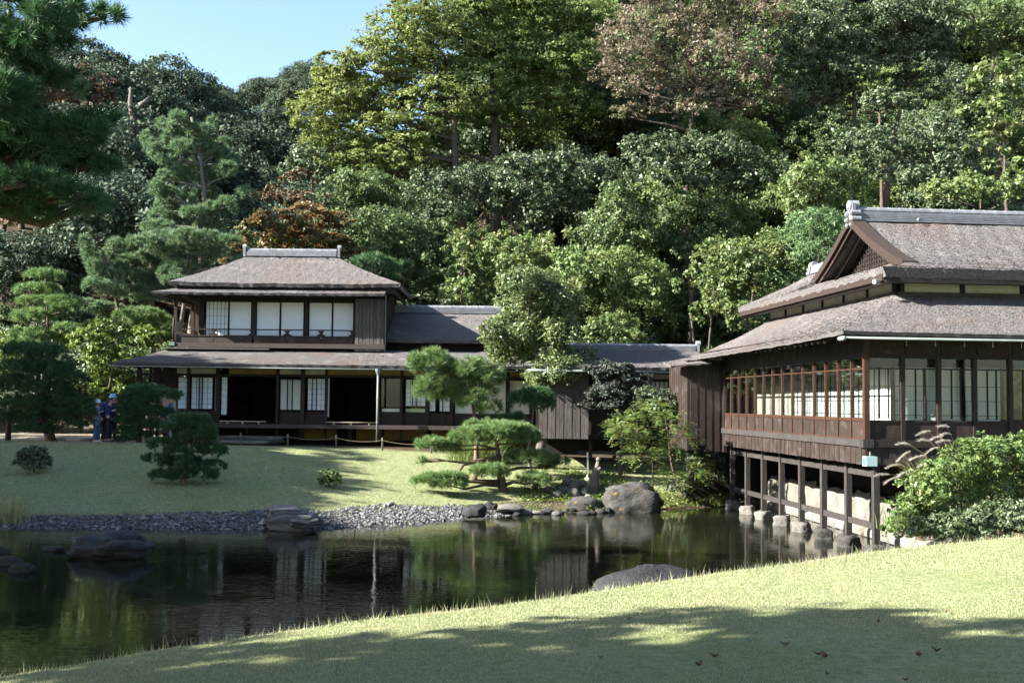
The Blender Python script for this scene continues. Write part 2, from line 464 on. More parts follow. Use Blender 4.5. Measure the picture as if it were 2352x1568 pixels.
V = np.stack([GX.ravel(), GY.ravel(), GZ.ravel()], 1)
nx, ny = len(gx), len(gy)
ii = (np.arange(ny - 1)[:, None] * nx + np.arange(nx - 1)[None]).ravel()
Fq = np.stack([ii, ii + 1, ii + nx + 1, ii + nx], 1)
me = np_mesh('ground', V, Fq)
Dg, Ig = seg_dist(V[:, :2])
cl = Dg.argmin(0)
lawn = np.where(cl == 2, 1.0, 0.0)
lawn = np.where((cl == 0) & (V[:, 1] < 60), sstep(1.3, 1.9, Dg[0] + 0.25 * wav(V[:, :2], 9, 2.0)) * (1 - sstep(40.7, 41.2, V[:, 1])), lawn)
lawn = np.where(Ig, 0, lawn)
sand = np.where((V[:, 1] > 40.2) & (V[:, 1] < 56) & (cl == 0), sstep(40.2, 40.9, V[:, 1]), 0.0) * (1 - sstep(53, 56, V[:, 1])) * (1 - sstep(-13.5, -12.5, V[:, 0]))
for nm, arr in (('lawn', lawn), ('sand', sand)):
    at_ = me.attributes.new(nm, 'FLOAT', 'POINT')
    at_.data.foreach_set('value', arr.astype(np.float32))
m, T, N, L = new_mat('ground')
vec = mapped(N, L)
def attr(n):
    a = N.new('ShaderNodeAttribute'); a.attribute_name = n
    return a.outputs['Fac']
soil = ramp(N, L, noise_n(N, L, vec, 3, 6), [(0.3, (0.035, 0.027, 0.017)), (0.7, (0.085, 0.06, 0.036))])
gr = ramp(N, L, noise_n(N, L, vec, 9, 8, 0.7), [(0.3, (0.12, 0.15, 0.055)), (0.5, (0.21, 0.225, 0.105)), (0.72, (0.34, 0.325, 0.19))])
gr = mixc(N, L, ramp(N, L, noise_n(N, L, vec, 0.9, 5), [(0.45, 0.0), (0.7, 0.75)]), gr, (0.12, 0.17, 0.045))
sd = ramp(N, L, noise_n(N, L, vec, 12, 6), [(0.3, (0.2, 0.165, 0.115)), (0.7, (0.29, 0.245, 0.18))])
col = mixc(N, L, attr('lawn'), mixc(N, L, attr('sand'), soil, sd), gr)
p = N.new('ShaderNodeBsdfPrincipled'); p.inputs['Roughness'].default_value = 0.95
p.inputs['Specular IOR Level'].default_value = 0.15
L.new(col, p.inputs['Base Color'])
b = N.new('ShaderNodeBump'); b.inputs['Strength'].default_value = 0.9; b.inputs['Distance'].default_value = 0.05
L.new(noise_n(N, L, vec, 22, 5, 0.7), b.inputs['Height']); L.new(b.outputs[0], p.inputs['Normal'])
o = N.new('ShaderNodeOutputMaterial'); L.new(p.outputs[0], o.inputs[0])
M['ground'] = m
tag(link('ground', me, m), kind='structure')

# ------------------------------------------------------------------ water
m, T, N, L = new_mat('pond_water')
p = N.new('ShaderNodeBsdfPrincipled')
p.inputs['Base Color'].default_value = (0.009, 0.010, 0.005, 1)
p.inputs['Roughness'].default_value = 0.02
p.inputs['IOR'].default_value = 1.333
b = N.new('ShaderNodeBump'); b.inputs['Strength'].default_value = 0.22; b.inputs['Distance'].default_value = 0.02
n1 = noise_n(N, L, mapped(N, L, (2.2, 5.5, 1)), 1.6, 3, 0.5, 0.4)
n2 = noise_n(N, L, mapped(N, L, (0.35, 0.5, 1)), 1.0, 2)
mu = N.new('ShaderNodeMath'); mu.operation = 'MULTIPLY'
L.new(n1, mu.inputs[0]); L.new(ramp(N, L, n2, [(0.35, 0.25), (0.65, 1.0)]), mu.inputs[1])
L.new(mu.outputs[0], b.inputs['Height']); L.new(b.outputs[0], p.inputs['Normal'])
o = N.new('ShaderNodeOutputMaterial'); L.new(p.outputs[0], o.inputs[0])
tag(np_obj('pond_water', [(-70, 2, 0), (12, 2, 0), (12, 37, 0), (-70, 37, 0)], [(0, 1, 2, 3)], m), kind='structure')

# ------------------------------------------------------------------ pebbles and grass (nobody could count them)
rs = np.random.RandomState(11)
def pebbles(name, P, S, mat, label):
    n = len(P)
    oc = np.array([(1, 0, 0), (-1, 0, 0), (0, 1, 0), (0, -1, 0), (0, 0, 1), (0, 0, -1)], float)
    fc = np.array([(0, 2, 4), (2, 1, 4), (1, 3, 4), (3, 0, 4), (2, 0, 5), (1, 2, 5), (3, 1, 5), (0, 3, 5)])
    sc = S[:, None] * np.stack([rs.uniform(.8, 1.4, n), rs.uniform(.7, 1.1, n), rs.uniform(.45, .8, n)], 1)
    a = rs.rand(n) * 6.28
    V = oc[None] * sc[:, None, :] * rs.uniform(.8, 1.15, (n, 6, 1))
    c, s = np.cos(a)[:, None], np.sin(a)[:, None]
    V = np.stack([V[..., 0] * c - V[..., 1] * s, V[..., 0] * s + V[..., 1] * c, V[..., 2]], -1) + P[:, None]
    F = (fc[None] + 6 * np.arange(n)[:, None, None]).reshape(-1, 3)
    return tag(np_obj(name, V.reshape(-1, 3), F, mat, smooth=False), label, 'gravel', kind='stuff')
n = 46000
P = np.stack([rs.uniform(-15, 0.6, n), rs.uniform(26.6, 33, n)], 1)
D, ins = seg_dist(P)
wd = np.interp(P[:, 0], [-14, -10, -6, -3, -1.2, 0.4], [1.1, 1.4, 2.0, 2.0, 1.1, 0.4]) + 0.22 * wav(P, 5, 2.5)
ok = np.where(ins, D[0] < 0.35, D[0] < wd)
P = P[ok]
S = rs.gamma(2.2, 0.0095, len(P)) + 0.009
Z = ground(P[:, 0], P[:, 1])
m, T, N, L = new_mat('pebble')
g = N.new('ShaderNodeNewGeometry')
col = ramp(N, L, g.outputs['Random Per Island'], [(0, (0.04, 0.04, 0.042)), (0.6, (0.095, 0.093, 0.09)), (1, (0.21, 0.20, 0.185))])
p = N.new('ShaderNodeBsdfPrincipled'); L.new(col, p.inputs['Base Color']); p.inputs['Roughness'].default_value = 0.8
o = N.new('ShaderNodeOutputMaterial'); L.new(p.outputs[0], o.inputs[0])
pebbles('gravel', np.column_stack([P, Z + S * 0.3]), S, m, 'grey pebble beach along the far edge of the pond')

def blades(name, P, Z, h, wdt, mat, label, lean=0.55):
    n = len(P)
    a = rs.rand(n) * 6.28
    side = np.stack([np.cos(a), np.sin(a), np.zeros(n)], 1) * (wdt[:, None] / 2)
    la = rs.rand(n) * 6.28
    ln = rs.rand(n) * lean
    tip = np.stack([np.cos(la) * ln, np.sin(la) * ln, np.ones(n) * (1 - 0.35 * ln)], 1) * h[:, None]
    base = np.column_stack([P, Z - 0.005])
    V = np.stack([base - side, base + side, base + tip], 1).reshape(-1, 3)
    F = np.arange(3 * n).reshape(-1, 3)
    return tag(np_obj(name, V, F, mat), label, 'grass', kind='stuff')
n = 900000
yy = 5.6 * (20.0 / 5.6) ** rs.rand(n)
xx = yy * rs.uniform(-0.475, 0.475, n)
P = np.stack([xx, yy], 1)
ok = (yy < y_edge(xx) + 0.5)
P = P[ok]
dens = 0.55 + 0.45 * wav(P, 21, 2.2)
P = P[rs.rand(len(P)) < 0.75 + 0.5 * dens][:290000]
h = rs.uniform(0.012, 0.032, len(P)) * (1 + 0.35 * wav(P, 22, 1.5))
wdt = 0.0056 * (P[:, 1] / 8) ** 0.8 * rs.uniform(0.7, 1.4, len(P))
blades('lawn_grass', P, ground(P[:, 0], P[:, 1]), h, wdt, M['grass'], 'short dry yellow green turf of the near bank', 0.9)
# taller wisps on the brink of the near bank
xx = rs.uniform(-5, 8.6, 2600); yy = y_edge(xx) + rs.uniform(-0.35, 0.55, 2600)
P = np.stack([xx, yy], 1)
h = rs.uniform(0.05, 0.11, 2600) * np.where(rs.rand(2600) < 0.12, 1.9, 1)
blades('bank_grass', P, ground(xx, yy), h, np.full(2600, 0.007), M['grass'], 'taller grass wisps on the brink of the near bank', 0.7)
n = 200000
P = np.stack([rs.uniform(-17, 3.0, n), rs.uniform(28.5, 40.4, n)], 1)
D, ins = seg_dist(P)
wd = np.interp(P[:, 0], [-14, -10, -6, -3, -1.2, 0.4], [1.1, 1.4, 2.0, 2.0, 1.1, 0.4])
ok = (~ins) & (D[0] > wd) & (D.argmin(0) == 0)
P = P[ok][:85000]
h = rs.uniform(0.025, 0.055, len(P))
blades('slope_grass', P, ground(P[:, 0], P[:, 1]), h, rs.uniform(0.012, 0.022, len(P)), M['grass'], 'mown yellow green turf of the slope below the house', 0.9)

# ------------------------------------------------------------------ house building blocks
def slope(A, Bq, C, D, thick=0.14, sag=0.0, lift=0.0, jit=0.012, seed=1, step=0.16, ragged=0.02):
    """one curved roof slope as a closed slab; A-Bq is the eave, D-C the top edge"""
    A, Bq, C, D = [np.array(p, float) for p in (A, Bq, C, D)]
    nu = max(3, int(max(np.linalg.norm(Bq - A), np.linalg.norm(C - D)) / step))
    nv = max(3, int(max(np.linalg.norm(D - A), np.linalg.norm(C - Bq)) / step))
    s, t = np.meshgrid(np.linspace(0, 1, nu + 1), np.linspace(0, 1, nv + 1))
    s1, t1 = s[..., None], t[..., None]
    P = (A * (1 - s1) + Bq * s1) * (1 - t1) + (D * (1 - s1) + C * s1) * t1
    P[..., 2] -= sag * 4 * t * (1 - t) * 0.5 + sag * np.sin(np.pi * t) * 0.5
    P[..., 2] += lift * np.abs(2 * s - 1) ** 4 * (1 - t) ** 2
    P[..., 2] += jit * .6 * wav(P, 77, 16.0, 3)
    inw = (D + C - A - Bq); inw /= np.linalg.norm(inw)
    P[0] += (ragged * .5 * wav(P[0], 78, 26.0, 3))[:, None] * inw
    Q = P.copy(); Q[..., 2] -= thick
    Q[0] += inw * thick * 0.35
    n1, n2 = nu + 1, nv + 1
    V = np.concatenate([P.reshape(-1, 3), Q.reshape(-1, 3)])
    i = (np.arange(nv)[:, None] * n1 + np.arange(nu)[None]).ravel()
    top = np.stack([i, i + 1, i + n1 + 1, i + n1], 1)
    bot = top[:, ::-1] + n1 * n2
    ring = list(range(n1)) + [k * n1 + nu for k in range(1, n2)] + [nv * n1 + k for k in range(nu - 1, -1, -1)] + [k * n1 for k in range(nv - 1, 0, -1)]
    sd = [(ring[k], ring[k] + n1 * n2, ring[(k + 1) % len(ring)] + n1 * n2, ring[(k + 1) % len(ring)]) for k in range(len(ring))]
    return V, np.concatenate([top, bot, np.array(sd)])
def roof(name, slopes, mat, parent, chips=470, shown=2):
    Vs, Fs, n = [], [], 0
    for V, F in slopes:
        Vs.append(V); Fs.append(F + n); n += len(V)
    o = np_obj(name, np.concatenate(Vs), np.concatenate(Fs), mat, parent, smooth=False)
    # loose bark chips that roughen the surface
    rs = np.random.RandomState(len(name) + n)
    CV_, CF_, m0 = [], [], 0
    for V, F in slopes[:shown]:
        q = F[np.abs(F).max(1) < len(V) // 2]
        A_, B_, C_, D_ = V[q[:, 0]], V[q[:, 1]], V[q[:, 2]], V[q[:, 3]]
        ar = np.linalg.norm(np.cross(B_ - A_, D_ - A_), axis=1)
        cnt = int(ar.sum() * chips)
        k = rs.choice(len(q), cnt, p=ar / ar.sum())
        s_, t_ = rs.rand(cnt, 1), rs.rand(cnt, 1)
        P = (A_[k] * (1 - s_) + B_[k] * s_) * (1 - t_) + (D_[k] * (1 - s_) + C_[k] * s_) * t_
        nn = np.cross(B_ - A_, D_ - A_)[k]; nn /= np.linalg.norm(nn, axis=1)[:, None]
        dn = (A_ - D_)[k]; dn /= np.linalg.norm(dn, axis=1)[:, None]
        sd = np.cross(nn, dn)
        dn = dn + sd * rs.normal(size=(cnt, 1)) * .35; dn /= np.linalg.norm(dn, axis=1)[:, None]
        sd = np.cross(nn, dn)
        ln = rs.uniform(.025, .06, (cnt, 1)); wd = rs.uniform(.006, .014, (cnt, 1)); hh = rs.uniform(.003, .014, (cnt, 1))
        W = np.stack([P - sd * wd + nn * .002, P + sd * wd + nn * .002, P + sd * wd * .8 + dn * ln + nn * hh, P - sd * wd * .8 + dn * ln + nn * hh], 1)
        CV_.append(W.reshape(-1, 3)); CF_.append(np.arange(4 * cnt).reshape(-1, 4) + m0); m0 += 4 * cnt
    if m0:
        ch = np_obj('bark_chips', np.concatenate(CV_), np.concatenate(CF_), M['bark_chip'], o, smooth=False)
        ch['kind'] = 'stuff'
    return o
def ridge(th, a, b, wd, h, ncap, ends=True, ornate=False, layers=4):
    a, b = np.array(a, float), np.array(b, float)
    d = (b - a); ln = np.linalg.norm(d); d /= ln
    sd = np.cross(d, (0, 0, 1)); sd /= np.linalg.norm(sd)
    bb = B()
    lh = h * 0.62 / layers
    for k in range(layers):
        wk = wd * (1 - 0.07 * k)
        mid = np.array((0, 0, lh * (k + 0.5)))
        bb.bar(a + mid, b + mid, wk, lh * 0.72)
    bb.bar(a + (0, 0, h * 0.3), b + (0, 0, h * 0.3), wd * 0.7, h * 0.58)
    rd = bb.obj('ridge', M['ridge_tile'], th)
    bm_ = bmesh
    for k in range(ncap):
        p0 = a + d * ln * (k + 0.02) / ncap; p1 = a + d * ln * (k + 0.98) / ncap
        V, F = [], []
        r = wd * 0.36
        for p_, e in ((p0, 1.0), (p1, 0.93)):
            for j in range(7):
                t = math.pi * j / 6
                V.append(p_ + sd * math.cos(t) * r * e + np.array((0, 0, h * 0.64 + math.sin(t) * r * 0.85 * e)))
        F = [(j, j + 1, j + 8, j + 7) for j in range(6)] + [tuple(range(6, -1, -1)), tuple(range(7, 14)), (0, 7, 13, 6)]
        B().add(V, F).obj('cap_tile', M['ridge_tile'], rd)
    if ends:
        for p_, sg in ((a, -1), (b, 1)):
            o_ = B()
            q = p_ + d * sg * 0.05
            zz = h * 1.12
            o_.bar(q + (0, 0, zz / 2 - 0.03), q + (0, 0, zz / 2 - 0.03) + d * sg * 0.09, wd * 0.86, zz)
            if ornate:
                for (sx, sz, r) in ((0, h * .95, wd * 0.36), (-0.38, h * 0.5, wd * 0.18), (0.38, h * 0.5, wd * 0.18), (-0.44, h * 0.12, wd * 0.19), (0.44, h * 0.12, wd * 0.19), (-0.34, -h * 0.2, wd * 0.17), (0.34, -h * 0.2, wd * 0.17)):
                    c0 = q + sd * sx * wd + np.array((0, 0, sz))
                    o_.tube([c0 - d * sg * 0.12, c0 + d * sg * 0.13], [r, r], 12)
                    o_.tube([c0 + d * sg * 0.13, c0 + d * sg * 0.16], [r * 0.7, r * 0.55], 12)
            else:
                c0 = q + np.array((0, 0, h * 1.0))
                o_.tube([c0 - d * sg * 0.02, c0 + d * sg * 0.13], [wd * 0.4, wd * 0.4], 12)
            o_.obj('ridge_end', M['ridge_tile'], rd)
    return rd
def shoji(th, x0, x1, y, z0, z1, nv=2, nh=4, mat='paper', fr='wood_dark', facing=-1, skirt=0.0, bars=None):
    """paper screen facing the camera: paper sheet, dark frame, thin lattice"""
    pp = box('shoji_screen', x0 + .012, x1 - .012, y + 0.004, y + 0.016, z0 + .01, z1 - .01, M[mat], th)
    f = B()
    w_ = 0.028
    f.box(x0, x0 + w_, y - .012, y + .02, z0, z1).box(x1 - w_, x1, y - .012, y + .02, z0, z1)
    f.box(x0 + w_, x1 - w_, y - .012, y + .02, z0, z0 + w_).box(x0 + w_, x1 - w_, y - .012, y + .02, z1 - w_, z1)
    f.obj('frame', M[fr], pp)
    if nv or nh:
        g = B()
        for k in range(1, nv + 1):
            xc = x0 + (x1 - x0) * k / (nv + 1)
            g.box(xc - .007, xc + .007, y - .006, y + .003, z0 + w_, z1 - w_)
        for k in range(1, nh + 1):
            zc = z0 + (z1 - z0) * k / (nh + 1)
            g.box(x0 + w_, x1 - w_, y - .004, y + .003, zc - .004, zc + .004)
        g.obj('lattice', M[fr], pp)
    if bars:
        for xb in bars:
            box('sash_bar', xb - .018, xb + .018, y - .07, y - .035, z0 - .02, z1 + .02, M[fr], pp)
    return pp
m, T, N, L = new_mat('window_glass')
fr_ = N.new('ShaderNodeFresnel'); fr_.inputs[0].default_value = 1.5
tr = N.new('ShaderNodeBsdfTransparent'); tr.inputs[0].default_value = (0.93, 0.96, 0.94, 1)
gl = N.new('ShaderNodeBsdfGlossy'); gl.inputs['Roughness'].default_value = 0.02
mx = N.new('ShaderNodeMixShader'); o = N.new('ShaderNodeOutputMaterial')
mth = N.new('ShaderNodeMath'); mth.operation = 'MULTIPLY'; mth.inputs[1].default_value = 0.75; mth.use_clamp = True
L.new(fr_.outputs[0], mth.inputs[0]); L.new(mth.outputs[0], mx.inputs[0]); L.new(tr.outputs[0], mx.inputs[1]); L.new(gl.outputs[0], mx.inputs[2]); L.new(mx.outputs[0], o.inputs[0])
M['glass'] = m

# ------------------------------------------------------------------ the two-storey house on the lawn
YF = 43.0
G0 = 1.62
def xf(u, Y=YF, v=900): return at(u, v, Y)[0]
hx0, hx1 = xf(319), xf(1240)
th = thing('two_storey_house', 'dark timber two storey house with white paper screens above the lawn', 'house', ((hx0 + hx1) / 2, 46, G0))
FL = 2.23
# veranda deck
dk = box('veranda', hx0 - .1, hx1 + .1, 42.35, 43.6, FL - .13, FL, M['wood_deck'], th)
for k in range(1, 9):
    box('deck_board', hx0 - .1 + .002, hx1 + .1, 42.35 + .139 * (k - 1) + .004, 42.35 + .139 * k, FL + .001, FL + .012, M['wood_deck'], dk)
box('floor', hx0 + .3, hx1 - .2, 43.6, 49.4, FL - .13, FL, M['interior'], th)
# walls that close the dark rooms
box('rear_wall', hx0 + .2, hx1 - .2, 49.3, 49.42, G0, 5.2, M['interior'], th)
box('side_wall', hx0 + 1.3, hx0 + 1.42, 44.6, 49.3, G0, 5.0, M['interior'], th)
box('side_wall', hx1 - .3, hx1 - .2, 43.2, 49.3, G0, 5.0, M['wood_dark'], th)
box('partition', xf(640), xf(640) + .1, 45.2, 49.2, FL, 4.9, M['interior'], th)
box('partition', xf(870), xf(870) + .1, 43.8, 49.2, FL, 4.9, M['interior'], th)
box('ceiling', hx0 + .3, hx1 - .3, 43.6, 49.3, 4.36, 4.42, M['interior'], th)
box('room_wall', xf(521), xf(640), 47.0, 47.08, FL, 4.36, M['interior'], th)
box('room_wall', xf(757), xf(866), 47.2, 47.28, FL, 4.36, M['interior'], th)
# plaster under the floor, set back
for u0, u1 in ((690, 775), (820, 878), (884, 985), (992, 1070)):
    box('foundation_wall', xf(u0, 44.4), xf(u1, 44.4), 44.4, 44.46, G0 - .1, FL - .14, M['plaster_ochre'], th)
box('foundation_wall', hx0 + .5, hx1, 44.47, 44.52, G0 - .1, FL - .14, M['interior'], th)
# posts on stones
for u in (319, 363, 432, 500, 569, 637, 695, 749, 805, 866, 922, 982, 1038, 1104, 1166, 1222):
    x = xf(u)
    if u in (569, 805): z0 = G0 - .1; z1 = FL - .13
    else: z0 = G0 + .05; z1 = 4.42
    wd = .075 if u in (500, 695, 319) else .05
    box('post', x - wd, x + wd, 42.98, 43.1, z0, z1, M['wood_dark'], th)
# lintel beam, plaster frieze
box('lintel', hx0, hx1, 42.97, 43.13, 4.03, 4.12, M['wood_rail'], th)
box('eave_beam', hx0 - .3, hx1 + .2, 42.93, 43.09, 4.33, 4.43, M['wood_rail'], th)
for u0, u1, mm in ((405, 432, 'plaster_cream'), (436, 497, 'plaster_cream'), (525, 634, 'plaster_ochre'), (641, 691, 'plaster_cream'), (700, 746, 'plaster_cream'), (753, 863, 'plaster_ochre'), (870, 920, 'plaster_ochre'), (926, 980, 'plaster_ochre'), (986, 1036, 'plaster_ochre'), (1042, 1102, 'plaster_ochre'), (1108, 1164, 'plaster_ochre'), (1170, 1220, 'plaster_ochre')):
    box('frieze_panel', xf(u0), xf(u1), 43.02, 43.05, 4.125, 4.33, M[mm], th)
# paper screens: (left, right, bottom, top, sash bars, material)
ZB, ZT = 2.76, 4.0
for u0, u1, z0, z1, mm, bars in ((405, 430, ZB, ZT, 'paper', ()), (436, 487, ZB, ZT, 'paper', (456, 463)), (490, 497, 2.55, 4.02, 'paper', ()), (505, 521, 2.55, 4.02, 'paper', ()),
        (641, 691, ZB, 3.95, 'fusuma', (659, 670)), (704, 747, ZB, ZT, 'paper', (716, 726)), (750, 757, 2.5, 4.02, 'paper', ()),
        (875, 919, 2.72, 2.90, 'fusuma', ()), (930, 978, 2.95, ZT, 'paper', (947, 957)), (930, 978, 2.72, 2.90, 'fusuma', ()), (985, 1001, ZB, ZT, 'paper', ()), (1008, 1034, ZB, ZT, 'paper', (1017,)),
        (1044, 1101, 2.62, ZT, 'fusuma', ()), (1107, 1163, 2.62, ZT, 'fusuma', ()), (1169, 1218, 2.62, ZT, 'fusuma', ())):
    shoji(th, xf(u0), xf(u1), 43.16, z0, z1, 0 if u1 - u0 < 30 or mm == 'fusuma' else 3, 0 if mm == 'fusuma' else 5, mm, 'wood_dark', bars=[xf(q) for q in bars])
# low panels under the screens
for u0, u1 in ((405, 497), (641, 692), (700, 747), (871, 919), (925, 980), (985, 1035), (1042, 1102), (1108, 1163), (1170, 1219)):
    pn = box('low_panel', xf(u0), xf(u1), 43.1, 43.13, FL + .02, 2.70 if u0 < 870 else 2.66, M['wood_dark'], th)
    box('panel_rail', xf(u0), xf(u1), 43.075, 43.098, 2.66, 2.71, M['wood_rail'], pn)
    box('panel_rail', xf(u0), xf(u1), 43.075, 43.098, FL + .02, FL + .08, M['wood_rail'], pn)
# dark glazed bay and the open corner on the left
box('window_pane', xf(875), xf(919), 43.12, 43.128, 2.92, 4.0, M['glass'], th)
box('window_pane', xf(930), xf(978), 43.12, 43.128, 2.72, 2.93, M['glass'], th)
wf = B()
xa, xb = xf(331), xf(350)
for zz in (3.62, 3.84, 4.05): wf.box(xa, xb, 44.2, 44.24, zz - .015, zz + .015)
wf.box(xa - .03, xa, 44.2, 44.25, FL, 4.1).box(xb, xb + .03, 44.2, 44.25, FL, 4.1)
wf.obj('corner_lattice', M['wood_dark'], th)
box('corner_wall', xf(352, 44.2), xf(405, 44.2), 44.2, 44.28, FL, 4.36, M['wood_dark'], th)
box('low_panel', hx0, xf(352, 44.2), 44.2, 44.24, FL, 3.3, M['wood_dark'], th)
# bamboo barrier poles at the open rooms
for u0, u1 in ((506, 612), (750, 865)):
    b_ = B().tube([(xf(u0, 42.8), 42.8, FL + .1), (xf(u1, 42.8), 42.8, FL + .1)], .022, 8)
    pole = b_.obj('bamboo_barrier', M['bamboo'], th, smooth=True)
    for uu in (u0 + 18, (u0 + u1) / 2, u1 - 16):
        B().tube([(xf(uu, 42.8), 42.8, FL + .012), (xf(uu, 42.8), 42.8, FL + .085)], [.045, .03], 8).obj('stand', M['bamboo'], pole)
# lower roof: front, left, right slopes
ex0, ex1, ey0 = at(250, 843, 42.0)[0], xf(1252, 42), 42.0
tx0, tx1, ty = xf(386, 44.7), xf(1262, 44.7), 44.7
EZ, TZ = 4.47, 5.13
lr = roof('lower_roof', [slope((ex0, ey0, EZ), (ex1, ey0, EZ), (tx1, ty, TZ), (tx0, ty, TZ), .11, .05, 0.03, seed=2),
     slope((ex0, 50.4, EZ), (ex0, ey0, EZ), (tx0, ty, TZ), (tx0, 48.6, TZ), .11, .05, 0.03, seed=3)], M['bark_roof'], th)
# gutter with its hooks and the down pipe
gt = B().tube([(ex0 + .05, ey0 - .06, EZ - .13), (ex1, ey0 - .06, EZ - .17)], .026, 8).obj('gutter', M['gutter'], th, smooth=True)
for k in range(22):
    x = ex0 + .5 + k * (ex1 - ex0 - .8) / 21
    B().bar((x, ey0 - .05, EZ - .1), (x + .03, ey0 - .02, EZ - .26), .012, .012).obj('hook', M['copper'], gt)
dx = xf(868, 41.95)
dp = B().tube([(dx, 41.95, EZ - .3), (dx, 41.95, G0 + .02)], .045, 10).obj('down_pipe', M['gutter'], th, smooth=True)
B().tube([(dx, 41.95, EZ - .12), (dx, 41.95, EZ - .22), (dx, 41.95, EZ - .36)], [.12, .105, .05], 10).obj('hopper', M['gutter'], dp)
for zz in (3.2, 2.35): B().tube([(dx, 41.95, zz), (dx, 41.95, zz + .05)], .056, 10).obj('clamp', M['gutter'], dp)
# rafters under the lower eave
for k in range(40):
    x = ex0 + 1.5 + k * (ex1 - ex0 - 1.8) / 39
    B().bar((x, ey0 + .12, EZ - .14), (x, 43.3, EZ + .17), .045, .06).obj('rafter', M['wood_dark'], th)
# ---- upper storey
YU = 44.85
ux0, ux1 = xf(402, YU), xf(883, YU)
BF = 5.38                                      # balcony floor
box('balcony_fascia', xf(390, 44.35), xf(882, 44.35), 44.3, 44.42, BF - .2, BF - .02, M['wood_deck'], th)
box('copper_cap', xf(386, 44.3), xf(398, 44.3), 44.27, 44.43, BF - .14, BF + .0, M['patina'], th)
box('flashing', xf(378, 44.6), xf(620, 44.6), 44.24, 44.68, BF - .27, BF - .225, M['wood_grey'], th)
box('balcony_floor', ux0 - .1, ux1, 44.42, 49.0, BF - .1, BF - .03, M['interior'], th)
for u0, u1 in ((402, 486), (488, 575), (580, 657), (659, 734), (736, 810)):
    box('balcony_panel', xf(u0, 44.45), xf(u1, 44.45), 44.43, 44.47, BF - .03, BF + .24, M['wood_brown'], th)
RZ = BF + .52
box('balcony_rail', xf(412, 44.45), xf(813, 44.45), 44.42, 44.48, RZ - .02, RZ + .025, M['wood_rail'], th)
box('balcony_rail', xf(402, 44.45), xf(813, 44.45), 44.41, 44.49, BF + .24, BF + .29, M['wood_rail'], th)
prof = [(-.15, 0), (-.13, .045), (-.06, .075), (-.045, .11), (-.09, .16), (-.11, .2), (.11, .2), (.09, .16), (.045, .11), (.06, .075), (.13, .045), (.15, 0)]
for u in (487, 577, 657, 735, 808):
    x = xf(u, 44.45)
    B().prism([(x + a * 1.15, BF + .29 + q) for a, q in prof], 'y', 44.43, 44.47).obj('rail_bracket', M['wood_dark'], th)
pst = B().tube([(xf(395, 44.4), 44.4, BF - .05), (xf(395, 44.4), 44.4, BF + .75), (xf(395, 44.4), 44.4, BF + .8), (xf(395, 44.4), 44.4, BF + .86), (xf(395, 44.4), 44.4, BF + .96)], [.045, .045, .03, .052, .012], 10)
pst.obj('rail_post', M['wood_red_lit'], th, smooth=True)
# side railing of the balcony running back
B().bar((ux0 + .02, 44.5, BF + .42), (ux0 + .02, 48.6, BF + .42), .05, .06).obj('balcony_rail', M['wood_rail'], th)
for yy_ in (45.6, 46.7, 47.8):
    box('rail_post', ux0, ux0 + .05, yy_, yy_ + .05, BF - .03, BF + .42, M['wood_red_lit'], th)
UT = 7.1
for u in (402, 459, 579, 700, 812, 882):
    x = xf(u, YU - .1); wd = .055 if u == 402 else .075
    yy_ = 44.5 if u in (402,) else 44.78
    box('post', x - wd, x + wd, yy_, yy_ + .12, BF - .05, UT + .25, M['wood_dark'], th)
for yy_ in (47.0, 48.9):
    box('post', ux0 - .05, ux0 + .06, yy_, yy_ + .12, BF - .05, UT + .25, M['wood_red_lit'], th)
    xx_ = xf(448, 46.8)
box('post', xx_ - .06, xx_ + .06, 46.8, 46.92, BF - .05, UT + .2, M['wood_red_lit'], th)
box('lintel', xf(459, YU), xf(815, YU), 44.76, 44.9, UT - .05, UT + .03, M['wood_rail'], th)
box('eave_beam', ux0 - .2, ux1, 44.47, 44.6, UT + .12, UT + .25, M['wood_rail'], th)
box('frieze_panel', xf(459, YU), xf(815, YU), 44.8, 44.84, UT + .03, UT + .3, M['wood_dark'], th)
B().bar((xf(412, 44.7), 44.6, UT + .15), (xf(452, 46.8), 46.8, UT + .05), .09, .11).obj('brace_beam', M['wood_brown'], th)
for u0, u1 in ((468, 521), (522, 574), (585, 640), (641, 695), (706, 760), (761, 812)):
    shoji(th, xf(u0, YU), xf(u1, YU), YU, BF + .18, UT - .06, 5 if u0 < 480 else 0, 4 if u0 < 480 else 0, 'paper', 'wood_dark')
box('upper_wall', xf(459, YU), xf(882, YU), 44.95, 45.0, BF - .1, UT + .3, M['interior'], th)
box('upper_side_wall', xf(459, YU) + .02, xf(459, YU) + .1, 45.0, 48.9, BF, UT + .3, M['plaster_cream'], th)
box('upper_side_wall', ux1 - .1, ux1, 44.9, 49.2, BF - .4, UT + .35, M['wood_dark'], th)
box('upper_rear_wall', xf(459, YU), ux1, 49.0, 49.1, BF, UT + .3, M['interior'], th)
# shutter box: upright boards
sb = box('shutter_box', xf(813, 44.5), xf(879, 44.5), 44.36, 44.75, BF - .26, UT + .06, M['wood_dark'], th)
xa, xb = xf(813, 44.3), xf(879, 44.3)
for k in range(8):
    x = xa + (xb - xa) * k / 8
    box('board', x + .004, x + (xb - xa) / 8 - .004, 44.325 + .006 * (k % 3), 44.358, BF - .28, UT + .05, M['wood_grey'], sb)
box('corner_pipe', xf(881, 44.4), xf(884, 44.4), 44.4, 44.44, BF - .3, UT + .2, M['gutter'], th)
